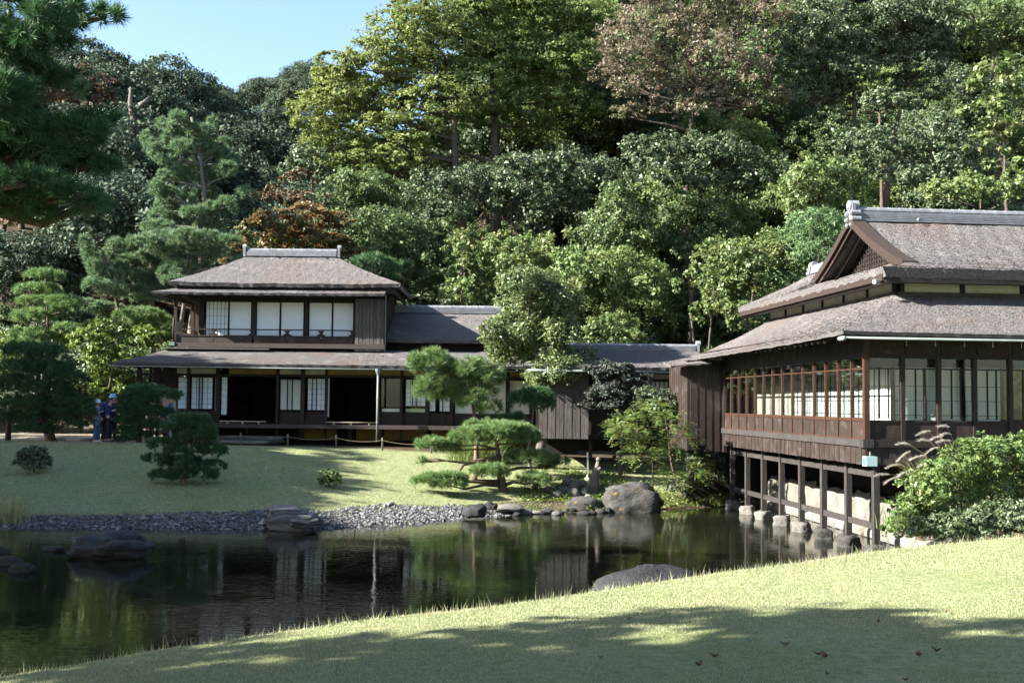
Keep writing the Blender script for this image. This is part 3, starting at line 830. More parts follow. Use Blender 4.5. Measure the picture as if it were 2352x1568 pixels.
# skirt roof and main hip roof
sx0, sx1 = at(345, 676, 43.65)[0], at(882, 682, 43.65)[0]
SZ = 7.28
roof('skirt_roof', [slope((sx0, 43.65, SZ), (sx1, 43.65, SZ), (sx1, 44.75, SZ + .34), (sx0 + 1.1, 44.75, SZ + .34), .1, .02, 0.02, seed=5),
     slope((sx0, 49.6, SZ), (sx0, 43.65, SZ), (sx0 + 1.1, 44.75, SZ + .34), (sx0 + 1.1, 48.6, SZ + .34), .1, .02, 0.02, seed=6)], M['bark_roof'], th)
for k in range(26):
    x = sx0 + 1.3 + k * (sx1 - sx0 - 1.5) / 25
    B().bar((x, 43.8, SZ - .1), (x, 44.9, SZ + .2), .045, .055).obj('rafter', M['wood_dark'], th)
for k in range(14):
    y_ = 44.95 + k * .3
    B().bar((sx0 + .15, y_, SZ - .09), (sx0 + 1.2, y_, SZ + .2), .045, .055).obj('rafter', M['wood_brown'], th)
mx0, mx1 = at(388, 654, 44.1)[0], at(920, 661, 44.1)[0]
MZ = 7.70
rx0, rx1, RY, RZ2 = xf(571, 46.75, 590), xf(771, 46.75, 590), 46.75, 9.12
yb = 49.4
roof('main_roof', [slope((mx0, 44.1, MZ), (mx1, 44.1, MZ), (rx1, RY, RZ2), (rx0, RY, RZ2), .17, .06, .05, .02, 7, .13),
     slope((mx0, yb, MZ), (mx0, 44.1, MZ), (rx0, RY, RZ2), (rx0, RY + .02, RZ2), .17, .06, .05, .02, 8, .16),
     slope((mx1, 44.1, MZ), (mx1, yb, MZ), (rx1, RY + .02, RZ2), (rx1, RY, RZ2), .17, .06, .05, .02, 9, .16),
     slope((mx1, yb, MZ), (mx0, yb, MZ), (rx0, RY, RZ2), (rx1, RY, RZ2), .17, .06, .05, .02, 10, .25)], M['bark_roof'], th, shown=3)
box('eave_board', mx0 + .25, mx1 - .2, 44.35, 44.4, MZ - .34, MZ - .1, M['wood_dark'], th)
box('eave_board', mx1 - .32, mx1 - .27, 44.4, 49.1, MZ - .34, MZ - .1, M['wood_dark'], th)
box('upper_gable_wall', ux1 + .02, mx1 - .35, 44.9, 45.0, UT - .1, MZ - .05, M['wood_dark'], th)
box('soffit', mx0 + .4, mx1 - .3, 44.5, 49.0, MZ - .2, MZ - .16, M['wood_dark'], th)
ridge(th, (rx0 - .05, RY, RZ2 - .03), (rx1 + .05, RY, RZ2 - .03), .34, .36, 12, layers=5)
for u in (626, 735): 
    x = xf(u, 46.5)
    B().tube([(x, RY - .2, RZ2 + .0), (x, RY - .3, RZ2 - .02)], .035, 8).obj('ridge_ring', M['copper'], th)

# ------------------------------------------------------------------ wing behind, with the long ridge
wx0, wx1 = xf(868, 46), xf(1222, 46)
tw = thing('rear_wing', 'lower house wing with long grey tiled ridge left of the bushy conifer', 'house', ((wx0 + wx1) / 2, 48, G0))
roof('roof', [slope((wx0, 45.1, 5.62), (wx1, 45.1, 5.62), (wx1, 48.4, 6.96), (wx0, 48.4, 6.96), .16, .05, .03, .018, 12, .14),
              slope((wx1, 51.7, 5.62), (wx0, 51.7, 5.62), (wx0, 48.4, 6.96), (wx1, 48.4, 6.96), .16, .05, .03, .018, 13, .3)], M['bark_roof'], tw, shown=1)
ridge(tw, (wx0, 48.4, 6.92), (wx1, 48.4, 6.92), .36, .38, 22, layers=4)
box('wall', wx0, wx1 - .3, 45.75, 45.82, G0, 5.72, M['wood_dark'], tw)
box('wall', wx1 - .36, wx1 - .3, 45.82, 51.2, G0, 6.2, M['wood_dark'], tw)
box('eave_beam', wx0, wx1 - .1, 45.5, 45.6, 5.52, 5.62, M['wood_rail'], tw)

# ------------------------------------------------------------------ corridor between the houses
YC = 38.6
cx0, cx1 = xf(1236, YC), hl(-.9, 12.4)[0] - .05
tc = thing('corridor_wing', 'low covered corridor with grey tiled ridge and barred paper windows beside the stilt house', 'corridor', ((cx0 + cx1) / 2, 39.5, G0))
roof('roof', [slope((cx0 - .5, 37.4, 4.36), (cx1 + 1.2, 37.4, 4.36), (cx1 + 1.2, 40.1, 5.06), (cx0 - .5, 40.1, 5.06), .1, .03, .02, .014, 15, .15),
              slope((cx1 + 1.2, 42.6, 4.36), (cx0 - .5, 42.6, 4.36), (cx0 - .5, 40.1, 5.06), (cx1 + 1.2, 40.1, 5.06), .1, .03, .02, .014, 16, .3)], M['bark_roof'], tc, shown=1)
ridge(tc, (cx0 - .4, 40.1, 5.02), (cx1 + 1.1, 40.1, 5.02), .3, .26, 24, layers=3)
B().tube([(cx0 - .4, 37.33, 4.22), (cx1 + .2, 37.33, 4.19)], .04, 8).obj('gutter', M['gutter'], tc, smooth=True)
# boarded wall section
bx0, bx1 = xf(1238, 37.9), xf(1352, 37.9)
bw = box('board_wall', bx0, bx1, 37.93, 38.0, 1.98, 4.3, M['wood_dark'], tc)
nb = 12
for k in range(nb):
    x = bx0 + (bx1 - bx0) * k / nb
    box('board', x + .004, x + (bx1 - bx0) / nb - .004, 37.9 - .008 * (k % 2), 37.925, 1.96, 4.3, M['wood_grey'], bw)
box('foundation_wall', bx0, bx1 - .3, 38.9, 38.96, G0 - .2, 1.97, M['interior'], tc)  # ochre plaster in near-black: its shade is put into the colour
box('rear_wall', cx0, cx1 + .9, 41.6, 41.7, G0 - .2, 4.5, M['interior'], tc)
box('floor', cx0, cx1 + .9, 38.1, 41.6, 1.95, 2.1, M['interior'], tc)
yw = 38.5
box('wall', bx1, cx1 + .4, yw, yw + .06, 2.0, 3.40, M['wood_dark'], tc)
nb = 18
wx_ = np.linspace(bx1 + .02, cx1 + .3, nb + 1)
wbd = tc.children[-1]
for k in range(nb):
    box('board', wx_[k] + .004, wx_[k + 1] - .004, yw - .03 - .006 * (k % 2), yw - .004, 2.0, 3.36, M['wood_brown'], wbd)
box('lintel', bx1, cx1 + .4, yw - .05, yw + .05, 3.90, 3.99, M['wood_rail'], tc)
box('sill', bx1, cx1 + .4, yw - .06, yw + .05, 3.36, 3.43, M['wood_rail'], tc)
box('eave_beam', cx0, cx1 + .4, yw - .08, yw + .05, 4.16, 4.27, M['wood_rail'], tc)
for u0, u1 in ((1362, 1410), (1415, 1470), (1476, 1545), (1560, 1598)):
    x0, x1 = xf(u0, yw), xf(u1, yw)
    box('frieze_panel', x0, x1, yw, yw + .03, 4.0, 4.15, M['plaster_cream'], tc)
    wn = box('window', x0, x1, yw + .03, yw + .045, 3.43, 3.90, M['paper'], tc)
    nbar = max(3, int((u1 - u0) / 9.5))
    for k in range(nbar + 1):
        x = x0 + (x1 - x0) * k / nbar
        box('window_bar', x - .016, x + .016, yw - .02, yw + .01, 3.43, 3.90, M['wood_dark'], wn)
for u in (1357, 1412, 1472, 1552, 1603):
    x = xf(u, yw - .06)
    box('post', x - .06, x + .06, yw - .07, yw + .03, G0 - .3, 4.2, M['wood_dark'], tc)
x = xf(1551, 37.4)
B().tube([(x, 37.35, 4.2), (x, 37.4, 4.05), (x, 38.35, 3.9), (x, 38.38, 2.0)], [.035] * 4, 8).obj('down_pipe', M['gutter'], tc, smooth=True)

# ------------------------------------------------------------------ the house on stilts over the pond
ts = thing('stilt_house', 'large dark timber house on wooden stilts over the pond with hip and gable bark roof', 'house', (HC[0], HC[1], 0), HY, local=True)
WL, WF = 10.66, 9.6                                # lengths of left wall and front
Z0, ZS, ZP, ZM, ZG = 1.92, 2.29, 2.46, 3.95, 4.17   # skirt bottom, sill, panel bottom, mid rail, glass top
ZK = 2.89                                          # glass bottom
box('floor', .02, WF, .02, WL, 2.16, 2.3, M['interior'], ts)
box('floor_underside', .1, WF, .1, WL, 2.02, 2.08, M['wood_dark'], ts)
# left wall: fourteen glazed bays
NB = 14
bay = WL / NB
box('sill_beam', -.10, .06, -.1, WL, ZS, ZS + .15, M['wood_pile'], ts)
box('sill_beam', .061, WF, -.10, .06, ZS, ZS + .15, M['wood_dark'], ts)
box('corner_cap', -.115, .12, -.115, .12, ZS - .012, ZS + .162, M['wood_pile'], ts)
box('lintel', -.02, .08, 0, WL, ZG, ZG + .1, M['wood_dark'], ts)
box('lintel', .081, WF, -.02, .08, ZG, ZG + .1, M['wood_dark'], ts)
for k in range(NB):
    y0, y1 = k * bay, (k + 1) * bay
    if k > 0:
        box('mullion', -.03, .045, y0 - .026, y0 + .026, ZS + .15, ZG, M['wood_red_lit'], ts)
    pn = box('low_panel', .0, .02, y0 + .026, y1 - .026, ZS + .15, ZK - .03, M['wood_brown'], ts)
    for zz in (ZS + .165, ZK - .05):
        box('panel_rail', -.018, -.002, y0 + .027, y1 - .027, zz - .014, zz + .02, M['wood_red_lit'], pn)
    gp = box('window_pane', .008, .014, y0 + .027, y1 - .027, ZK, ZG, M['glass'], ts)
    box('sash_rail', -.012, .03, y0 + .027, y1 - .027, ZM - .014, ZM + .014, M['wood_red_lit'], gp)
    box('sash_rail', -.012, .03, y0 + .027, y1 - .027, ZK - .03, ZK + .01, M['wood_red_lit'], gp)
box('post', -.055, .065, -.055, .065, ZS + .1, 4.6, M['wood_red_lit'], ts)
box('post', -.04, .06, WL - .06, WL + .06, 1.7, 4.6, M['wood_dark'], ts)
# front: bays of 0.8 m
fb = .80
for k in range(12):
    x0, x1 = .0 + k * fb, (k + 1) * fb
    if k > 0:
        box('post', x0 - .045, x0 + .045, -.05, .05, ZS + .1, ZG + .05, M['wood_dark'], ts)
    pn = box('low_panel', x0 + .05, x1 - .05, .0, .02, ZS + .15, ZK - .03, M['wood_brown'], ts)
    box('panel_rail', x0 + .05, x1 - .05, -.018, -.002, ZS + .152, ZS + .19, M['wood_dark'], pn)
    box('panel_rail', x0 + .05, x1 - .05, -.018, -.002, ZK - .07, ZK - .03, M['wood_dark'], pn)
    gp = box('window_pane', x0 + .05, x1 - .05, .008, .014, ZK, ZG, M['glass'], ts)
    sh = B().box(x0 + .05, x1 - .05, -.012, .03, ZM - .014, ZM + .014)
    for q in (.37, .62):
        sh.box(x0 + fb * q - .012, x0 + fb * q + .012, -.01, .028, ZK, ZM - .015)
    sh.obj('sash', M['wood_dark'], gp)
# inner screens one veranda deep
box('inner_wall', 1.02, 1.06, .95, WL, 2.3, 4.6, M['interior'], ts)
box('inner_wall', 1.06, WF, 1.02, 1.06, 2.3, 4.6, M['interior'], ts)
k = 0
for y0 in np.arange(.96, 6.6, .9):
    sc_ = box('shoji_screen', .985, .995, y0 + .02, y0 + .88, 2.36, 4.02, M['paper'], ts)
    fr = B().box(.97, 1.0, y0, y0 + .02, 2.34, 4.05).box(.97, 1.0, y0 + .88, y0 + .9, 2.34, 4.05)
    for zz in (2.36, 2.66, 2.96, 3.28, 3.6, 4.0): fr.box(.975, .984, y0 + .02, y0 + .88, zz - .007, zz + .007)
    for q in (.3, .6): fr.box(.975, .983, y0 + q - .006, y0 + q + .006, 2.37, 4.0)
    fr.obj('lattice', M['wood_dark'], sc_)
for y0 in np.arange(7.3, WL - .5, .9):
    box('shoji_screen', .985, .995, y0 + .02, y0 + .85, 2.36, 4.02, M['fusuma'], ts)
for i, x0 in enumerate((.98, 1.78, 2.68)):
    w_ = (.74, .82, .84)[i]
    sc_ = box('shoji_screen', x0 + .02, x0 + w_, .985, .995, 2.36, 4.02, M['paper'], ts)
    fr = B().box(x0, x0 + .02, .97, 1.0, 2.34, 4.05).box(x0 + w_, x0 + w_ + .02, .97, 1.0, 2.34, 4.05)
    for zz in (2.36, 2.66, 2.96, 3.28, 3.6, 4.0): fr.box(x0 + .02, x0 + w_, .975, .984, zz - .006, zz + .006)
    fr.obj('lattice', M['wood_dark'], sc_)
box('painted_panel', 3.6, 4.25, .985, .995, 2.36, 4.02, M['fusuma_gold'], ts)
for x0 in (5.4, 6.3, 7.2, 8.1):
    box('shoji_screen', x0, x0 + .8, .985, .995, 2.36, 4.02, M['fusuma'], ts)
box('veranda_ceiling', .05, WF, .05, WL, 4.5, 4.54, M['wood_dark'], ts)
# frieze boards above the lintel
for k in range(10):
    y0 = k * WL / 10
    box('frieze_board', .005, .03, y0 + .01, y0 + WL / 10 - .01, ZG + .1, 4.7, M['wood_brown'], ts)
for k in range(12):
    x0 = .07 + k * fb
    box('frieze_board', x0 + .01, x0 + fb - .01, .005, .03, ZG + .1, 4.7, M['wood_brown'], ts)
# upright skirt boards below the sill
nb = 70
for k in range(nb):
    y0 = -.04 + k * (WL + .04) / nb
    box('skirt_board', -.055 - .008 * (k % 2), -.02, y0 + .003, y0 + (WL + .04) / nb - .003, Z0 - .02 * random.random(), ZS + .0, M['wood_brown'], ts)
nb = 56
for k in range(nb):
    x0 = -.05 + k * WF / nb
    box('skirt_board', x0 + .003, x0 + WF / nb - .003, -.058 - .008 * (k % 2), -.025, Z0 - .02 * random.random(), ZS + .0, M['wood_brown'], ts)
# far end of the left wall: boarded porch turning towards the corridor
pw = box('porch_wall', -1.05, -.02, WL + .1, WL + .16, 1.75, 4.5, M['wood_dark'], ts)
for k in range(9):
    x0 = -1.05 + k * 1.03 / 9
    box('board', x0 + .003, x0 + 1.03 / 9 - .003, WL + .06 - .01 * (k % 2), WL + .095, 1.72 if k > 3 else 1.9, 4.48, M['wood_brown'], pw)
pw = box('porch_wall', -1.1, -1.05, WL + .1, WL + 2.4, 1.75, 4.5, M['wood_dark'], ts)
for k in range(18):
    y0 = WL + .1 + k * 2.3 / 18
    box('board', -1.135 - .01 * (k % 2), -1.102, y0 + .003, y0 + 2.3 / 18 - .003, 1.74, 4.48, M['wood_brown'], pw)
box('under_shade_sheet', 2.6, 2.7, .6, WL + 1.2, .8, 2.03, M['interior'], ts)  # added dark sheets that stand in for the deep shade under the floor
box('under_shade_sheet', -.9, 2.6, WL + 1.0, WL + 1.1, .2, 2.03, M['interior'], ts)
box('under_shade_sheet', 2.7, WF, .6, .7, .8, 2.03, M['interior'], ts)
# stilts: left row and an inner row, each on its stone (stones are things of their own)
PILES = [(.22, 0.05 + 1.5 * k) for k in range(8)]
for i, (lx, ly) in enumerate(PILES):
    box('stilt', lx - .065, lx + .065, ly - .065, ly + .065, .22, 2.1, M['wood_pile'], ts)
for lx, ly in [(2.4, .1), (4.2, .1), (6.0, .1), (7.8, .1)]:
    box('stilt', lx - .07, lx + .07, ly - .07, ly + .07, -.3, 2.1, M['wood_dark'], ts)
for zz, dz in ((1.72, .14), (.62, .13)):
    for i in range(7):
        (xa, ya), (xb, yb_) = PILES[i], PILES[i + 1]
        box('tie_beam', xa - .03, xa + .03, ya + .066, yb_ - .066, zz - dz / 2, zz + dz / 2, M['wood_pile'], ts)
for i in range(8):
    lx, ly = PILES[i]
    if i % 2 == 0:
        box('floor_joist', lx + .1, 3.2, ly - .05, ly + .05, 1.93, 2.04, M['wood_dark'], ts)
# lower roof ring
E0, E1 = 4.66, 5.68
xe, ye_, xi, yi = -.85, -.85, 1.2, 1.2
XR, YR = 12.0, 11.7
roof('lower_roof', [slope((xe, ye_, E0), (XR, ye_, E0), (XR, yi, E1), (xi, yi, E1), .09, .07, .03, .016, 21, .12),
     slope((xe, YR, E0 - .08), (xe, ye_, E0), (xi, yi, E1), (xi, 10.1, E1), .09, .07, .03, .016, 22, .12),
     slope((XR, YR, E0), (xe, YR, E0 - .08), (xi, 10.1, E1), (XR, 10.1, E1), .09, .07, .03, .016, 23, .4)], M['bark_roof'], ts)
gt = B().tube([(xe + .02, ye_ - .04, E0 - .12), (XR, ye_ - .04, E0 - .14)], .026, 8).obj('gutter', M['gutter'], ts, smooth=True)
B().tube([(xe - .02, ye_ + .1, E0 - .14), (xe - .02, ye_ - .16, E0 - .14)], [.05, .05], 10).obj('gutter_end', M['copper'], ts, smooth=True)
for k in range(9):
    x = .5 + k * .62
    B().bar((x, ye_ - .03, E0 - .1), (x + .02, ye_ + .02, E0 - .27), .011, .011).obj('hook', M['copper'], gt)
for k in range(34):
    y_ = ye_ + .2 + k * (YR - ye_ - .5) / 33
    if y_ > .25:
        B().bar((xe + .1, y_, E0 - .15), (.1, y_, E0 + .26), .045, .055).obj('rafter', M['wood_dark'], ts)
box('soffit', -.6, .05, -.2, WL + .6, E0 + .06, E0 + .09, M['wood_dark'], ts)
box('soffit', .06, WF, -.6, .05, E0 + .06, E0 + .09, M['wood_dark'], ts)
# low roofs of the porch at the back corner
roof('porch_roof', [slope((-1.7, WL - .1, 4.30), (-.5, WL - .35, 4.42), (-.4, WL + .7, 4.72), (-1.7, WL + .9, 4.45), .05, .0, .0, .01, 24, .15)], M['bark_roof'], ts)
# clerestory band: posts and plaster panels
UZ0, UZ1 = E1 - .02, 6.05
box('upper_wall', xi + .05, 11.5, yi + .06, yi + .1, UZ0, UZ1 + .2, M['interior'], ts)
box('upper_wall', xi + .06, xi + .1, yi + .1, 10.0, UZ0, UZ1 + .2, M['interior'], ts)
for k in range(8):
    x0 = xi + .22 + k * 1.42
    box('plaster_panel', x0, x0 + 1.30, yi + .02, yi + .05, UZ0 + .06, UZ1 + .1, M['plaster_cream'], ts)
    box('post', x0 - .11, x0 - .01, yi - .02, yi + .06, UZ0 - .05, UZ1 + .15, M['wood_dark'], ts)
box('sill', xi - .02, 11.5, yi - .07, yi + .03, UZ0 - .06, UZ0 + .055, M['wood_grey'], ts)
ks = 6
yl = 8.7 / ks
for k in range(ks):
    y0 = yi + .16 + k * yl
    box('plaster_panel', xi + .02, xi + .05, y0, y0 + yl - .09, UZ0 + .06, UZ1 + .1, M['plaster_cream'], ts)
    box('post', xi - .02, xi + .06, y0 - .08, y0 - .01, UZ0 - .05, UZ1 + .15, M['wood_dark'], ts)
box('sill', xi - .07, xi + .03, yi - .07, 10.0, UZ0 - .06, UZ0 + .055, M['wood_brown'], ts)
# upper hip-and-gable roof
e0 = 6.18                                          # top of the eave edge
ux, uy, vy = .62, .55, 11.3                         # eave lines: left, front, back
gx_, RYl, RZt = 1.62, 4.75, 7.95                      # gable plane, ridge line, ridge height
f0, f1 = 1.62, 7.9                                 # feet of the gable
GZ0 = 6.44
UR = 12.0
ur = roof('upper_roof', [
     slope((ux, uy, e0), (UR, uy, e0), (UR, f0, GZ0), (gx_, f0, GZ0), .24, .02, .02, .022, 31, .11),
     slope((gx_ - .02, f0 - .02, GZ0), (UR, f0 - .02, GZ0), (UR, RYl, RZt), (gx_ + .18, RYl, RZt), .2, .16, .0, .022, 32, .11, 0.0),
     slope((ux, vy, e0), (ux, uy, e0), (gx_, f0, GZ0), (gx_ + .05, 8.3, GZ0 + .1), .24, .03, .02, .022, 33, .12),
     slope((ux, vy, e0 + .01), (ux + .02, 7.2, e0 + .01), (2.6, 7.2, 7.18), (2.6, 9.9, 7.18), .2, .05, .0, .02, 34, .14, 0.0),
     slope((UR, f1, GZ0), (gx_, f1, GZ0), (gx_ + .18, RYl, RZt), (UR, RYl, RZt), .2, .16, .0, .022, 35, .25, 0.0),
     slope((5.0, vy, e0), (ux, vy, e0), (2.6, 9.9, 7.18), (2.7, 9.9, 7.18), .2, .05, .0, .02, 36, .3, 0.0),
     slope((5.0, 7.0, e0), (5.0, vy, e0), (2.6, 9.9, 7.18), (2.6, 7.0, 7.18), .2, .05, .0, .02, 37, .4, 0.0)], M['bark_roof'], ts, shown=4)
# thick cut edge of the eave on the gable side
for a_, b_, s_ in (((ux + .05, uy + .05), (ux + .05, vy), 41),):
    B().bar((ux + .09, uy + .1, e0 - .19), (ux + .09, vy, e0 - .19), .1, .17).obj('eave_edge', M['thatch_edge'], ts)
B().bar((ux + .1, uy + .16, e0 - .27), (UR, uy + .16, e0 - .27), .2, .09).obj('eave_board', M['wood_dark'], ts)
B().bar((ux + .22, uy + .2, e0 - .28), (ux + .22, vy, e0 - .28), .2, .09).obj('eave_board', M['wood_brown'], ts)
B().tube([(ux + .02, uy + .22, e0 - .3), (ux - .12, uy + .16, e0 - .3)], [.05, .06], 10).obj('beam_cap', M['copper'], ts)
# gable: verge, bargeboards, wall, lattice
def curve(y, top=RZt, sag=.1):
    t = abs(y - RYl) / (RYl - f0)
    return top + .02 - (top - GZ0) * t - sag * math.sin(math.pi * min(1, t))
def verge(name, x0, x1, dz0, dz1, mat, shrink=1.0):
    for sg in (-1, 1):
        bb = B()
        ys = [RYl + sg * (RYl - f0) * shrink * k / 10 for k in range(11)]
        for a_, c_ in zip(ys[:-1], ys[1:]):
            za, zc = curve(a_), curve(c_)
            bb.add([(x0, a_, za + dz0), (x1, a_, za + dz0), (x1, c_, zc + dz0), (x0, c_, zc + dz0),
                    (x0, a_, za + dz1), (x1, a_, za + dz1), (x1, c_, zc + dz1), (x0, c_, zc + dz1)], CUBE)
        bb.obj(name, mat, ts)
verge('verge', gx_ - .06, gx_ + .3, -.17, .02, M['thatch_edge'])
verge('bargeboard', gx_ + .02, gx_ + .07, -.27, -.171, M['wood_brown'], .97)
verge('bargeboard', gx_ + .3, gx_ + .35, -.42, -.28, M['wood_brown'], .93)
gw = B().prism([(f0 + .25, GZ0 - .05), (f1 - .25, GZ0 - .05), (RYl, RZt - .3)], 'x', gx_ + .62, gx_ + .66).obj('gable_wall', M['interior'], ts)
for k in range(36):
    y_ = f0 + .5 + k * .15
    top = curve(y_) - .42
    if top - GZ0 > .28:
        box('lattice_bar', gx_ + .56, gx_ + .58, y_ - .014, y_ + .014, GZ0 + .2, top, M['wood_brown'], gw)
for k in range(9):
    zz = GZ0 + .28 + k * .12
    half = 0
    for q in np.linspace(0, 3, 60):
        if curve(RYl + q) - .42 > zz: half = q
    if half > .2:
        box('lattice_bar', gx_ + .585, gx_ + .6, RYl - half, RYl + half, zz - .012, zz + .012, M['wood_brown'], gw)
box('gable_sill', gx_ + .35, gx_ + .55, f0 + .35, f1 - .35, GZ0 - .05, GZ0 + .1, M['wood_grey'], ts)
box('gable_sill', gx_ + .45, gx_ + .56, f0 + .55, f1 - .55, GZ0 + .11, GZ0 + .2, M['wood_grey'], ts)
ridge(ts, (gx_ + .12, RYl, RZt - .08), (UR, RYl, RZt - .08), .38, .44, 36, ornate=True, layers=6)
ridge(ts, (2.6, 6.3, 7.12), (2.6, 10.0, 7.12), .32, .3, 12, ornate=True, layers=4)
B().tube([(3.3, RYl - .26, RZt - .02), (3.3, RYl - .34, RZt - .04)], .04, 10).obj('ridge_ring', M['copper'], ts)

# pale green lamp box hanging under the sill
c = hl(-.02, -.16)
tl = thing('lamp_box', 'small pale green metal lamp box below the corner sill of the stilt house', 'lamp', (c[0], c[1], 1.9), HY, local=True)
box('housing', -.11, .13, -.14, .06, .0, .2, M['lamp_paint'], tl)
box('lamp_face', -.118, -.112, -.11, .03, .03, .17, flat('lamp_glass', (.06, .14, .2), .2), tl)
B().tube([(.02, -.03, .2), (.02, -.03, .3)], .012, 6).obj('hanger', M['copper'], tl)

# ------------------------------------------------------------------ stones
def stone_mesh(name, seed, sub=3, rough=.28, flatb=-.45, box_=0.0):
    bm = bmesh.new()
    bmesh.ops.create_icosphere(bm, subdivisions=sub, radius=1)
    of = Vector((seed * 3.1, seed * 1.7, seed * 2.3))
    for v_ in bm.verts:
        c_ = v_.co.copy()
        if box_:
            e = 1 / max(abs(c_.x), abs(c_.y), abs(c_.z))
            c_ = c_.lerp(c_ * min(e, 1.5), box_)
        d = noise.fractal(c_ * 1.1 + of, 1.0, 2.0, 4) * rough + noise.noise(c_ * 4 + of) * rough * .18 - abs(noise.noise(c_ * 2.3 + of)) * rough * .55
        cell = noise.cell(c_ * 1.7 + of)
        v_.co = c_ * (1 + d) * (1 + .09 * (cell - .5))
        if v_.co.z < flatb: v_.co.z = flatb
    me_ = bpy.data.meshes.new(name)
    bm.to_mesh(me_); bm.free()
    me_.shade_smooth()
    return me_
def stone(name, label, loc, size, mat, seed, rz=0.0, group=None, sub=3, rough=.28, tilt=0.0, cat='rock', box_=0.0):
    o = link(name, stone_mesh(name, seed, sub, rough, -.45, box_), M[mat])
    o.location = loc; o.scale = size; o.rotation_euler = (tilt, tilt * .6, rz)
    return tag(o, label, cat, group)
for i, (lx, ly) in enumerate(PILES):
    c = hl(lx, ly)
    lab = ['rough footing stone in the water under the stilt nearest the bush', 'rough footing stone under the second stilt from the bush', 'rough footing stone under the third stilt from the bush',
           'rough footing stone under the fourth stilt from the bush', 'pale footing stone under the fifth stilt from the bush', 'pale footing stone under the sixth stilt from the bush',
           'pale footing stone under the second farthest stilt', 'footing stone under the farthest stilt by the inlet'][i]
    stone('footing_stone', lab, (c[0], c[1], .05), (.22, .21, .21), 'stone_pale' if i > 2 else 'stone', 40 + i, i * .7, 'footing stones of the stilts', 3, .22, 0, 'stone', .85)
# retaining wall of large fitted stones behind the stilts
tr_ = thing('retaining_wall', 'pale sunlit wall of large fitted stones behind the stilts', 'wall', (HC[0], HC[1], 0), HY, local=True)
def wall_stone(y0, y1, z0, z1, x, seed):
    rr = random.Random(seed)
    n = 9
    V, F = [], []
    for i in range(n + 1):
        for j in range(n + 1):
            s_, t_ = i / n, j / n
            e = (1 - (2 * s_ - 1) ** 6) * (1 - (2 * t_ - 1) ** 6)
            yy_ = y0 + (y1 - y0) * s_ + .05 * math.sin(seed * 2.1 + t_ * 5) * (1 if 0 < 1 else 0)
            zz_ = z0 + (z1 - z0) * t_ + .03 * math.sin(seed * 1.3 + s_ * 5)
            d = noise.fractal(Vector((yy_ * 1.5, zz_ * 1.5, seed)), 1, 2, 3) * .05
            V.append((x - .17 * e ** .5 - d * e, yy_, zz_))
    for i in range(n):
        for j in range(n):
            a_ = i * (n + 1) + j
            F.append((a_, a_ + 1, a_ + n + 2, a_ + n + 1))
    B().add(V, F).obj('wall_stone', M['wall_stone'], tr_, smooth=True)
y_ = .3; k = 0
while y_ < 10.9:
    w_ = random.uniform(.75, 1.25)
    wall_stone(y_ + .012, y_ + w_ - .012, .26, 1.0 + random.uniform(-.04, .05), 1.62, k + 3)
    y_ += w_; k += 1
y_ = .2
while y_ < 10.9:
    w_ = random.uniform(.5, .9)
    wall_stone(y_ + .012, y_ + w_ - .012, -.35, .255, 1.56, k + 3)
    y_ += w_; k += 1
box('wall_core', 1.66, 1.9, .2, 11, -.5, .93, M['interior'], tr_)
# loose stones at the near end of the wall
for k, (lx, ly, z, s_) in enumerate(((1.5, -.9, .25, .42), (1.35, -1.5, .2, .4), (1.9, -1.3, .7, .45), (1.7, -2.1, .2, .42), (2.4, -1.9, .75, .5), (2.3, -2.5, .3, .42), (2.9, -2.4, .7, .45), (1.15, -.6, .0, .35), (1.2, -2.0, -.05, .36), (1.9, -2.7, .0, .4))):
    c = hl(lx, ly)
    stone('wall_boulder', 'rounded grey stone heaped at the near end of the retaining wall', (c[0], c[1], z), (s_, s_ * .9, s_ * .75), 'stone_dark', 60 + k, k, 'stones heaped at the wall end', 3, .18, 0, 'stone')  # very dark stone puts the shade lying on this heap into the colour

# ------------------------------------------------------------------ rocks in and round the pond
def gstone(name, label, u, v, ru, rv, mat, seed, group=None, rough=.28, z=None, rz=0.0, cat='rock', dr=.8, sub=3, tilt=0.0, sink=.45, box_=0.0):
    """a stone whose foot is seen at (u, v); ru, rv are half sizes in the picture"""
    z0 = 0.0 if z is None else z
    c = onz(u, v, z0)
    s = c[1] / FPX
    return stone(name, label, (c[0], c[1], z0 + rv * 2 * s * .42 * .5), (ru * s, (ru + rv) * .5 * s * dr, rv * 2 * s * .66), mat, seed, rz, group, sub, rough, tilt, cat, box_)
gstone('boulder', 'large rounded grey boulder with ochre lichen at the pond inlet', 1450, 1174, 68, 39, 'stone', 3, rough=.16, sub=4, box_=.35)
gstone('shore_rock', 'low brown rock just left of the large boulder', 1342, 1168, 42, 18, 'stone', 5, rough=.2, z=.05)
gstone('dark_rock', 'black jagged rock lying in the shaded water on the left', 258, 1278, 104, 34, 'stone_dark', 27, rough=.3, sub=4)
gstone('dark_rock', 'dark wet rock at the pebble end below the leaning pine', 1088, 1184, 30, 16, 'stone_dark', 12, rough=.35, z=.08)
gstone('dark_rock', 'smaller dark rock behind the wet rock below the leaning pine', 1128, 1168, 16, 9, 'stone_dark', 14, rough=.35, z=.25)
gstone('water_stone', 'small flat stone showing above the water left of the black rock', 122, 1264, 28, 7, 'stone_dark', 16, rough=.2)
gstone('water_stone', 'flat pale stone at the left frame edge in the water', 14, 1296, 36, 12, 'stone', 17, rough=.2)
gstone('water_stone', 'rounded pale stone right of the flat one at the left edge', 50, 1312, 32, 13, 'stone', 18, rough=.2)
gstone('water_stone', 'dark stone half hidden at the left frame edge above the pale stones', 0, 1275, 24, 13, 'stone_dark', 19, rough=.2)
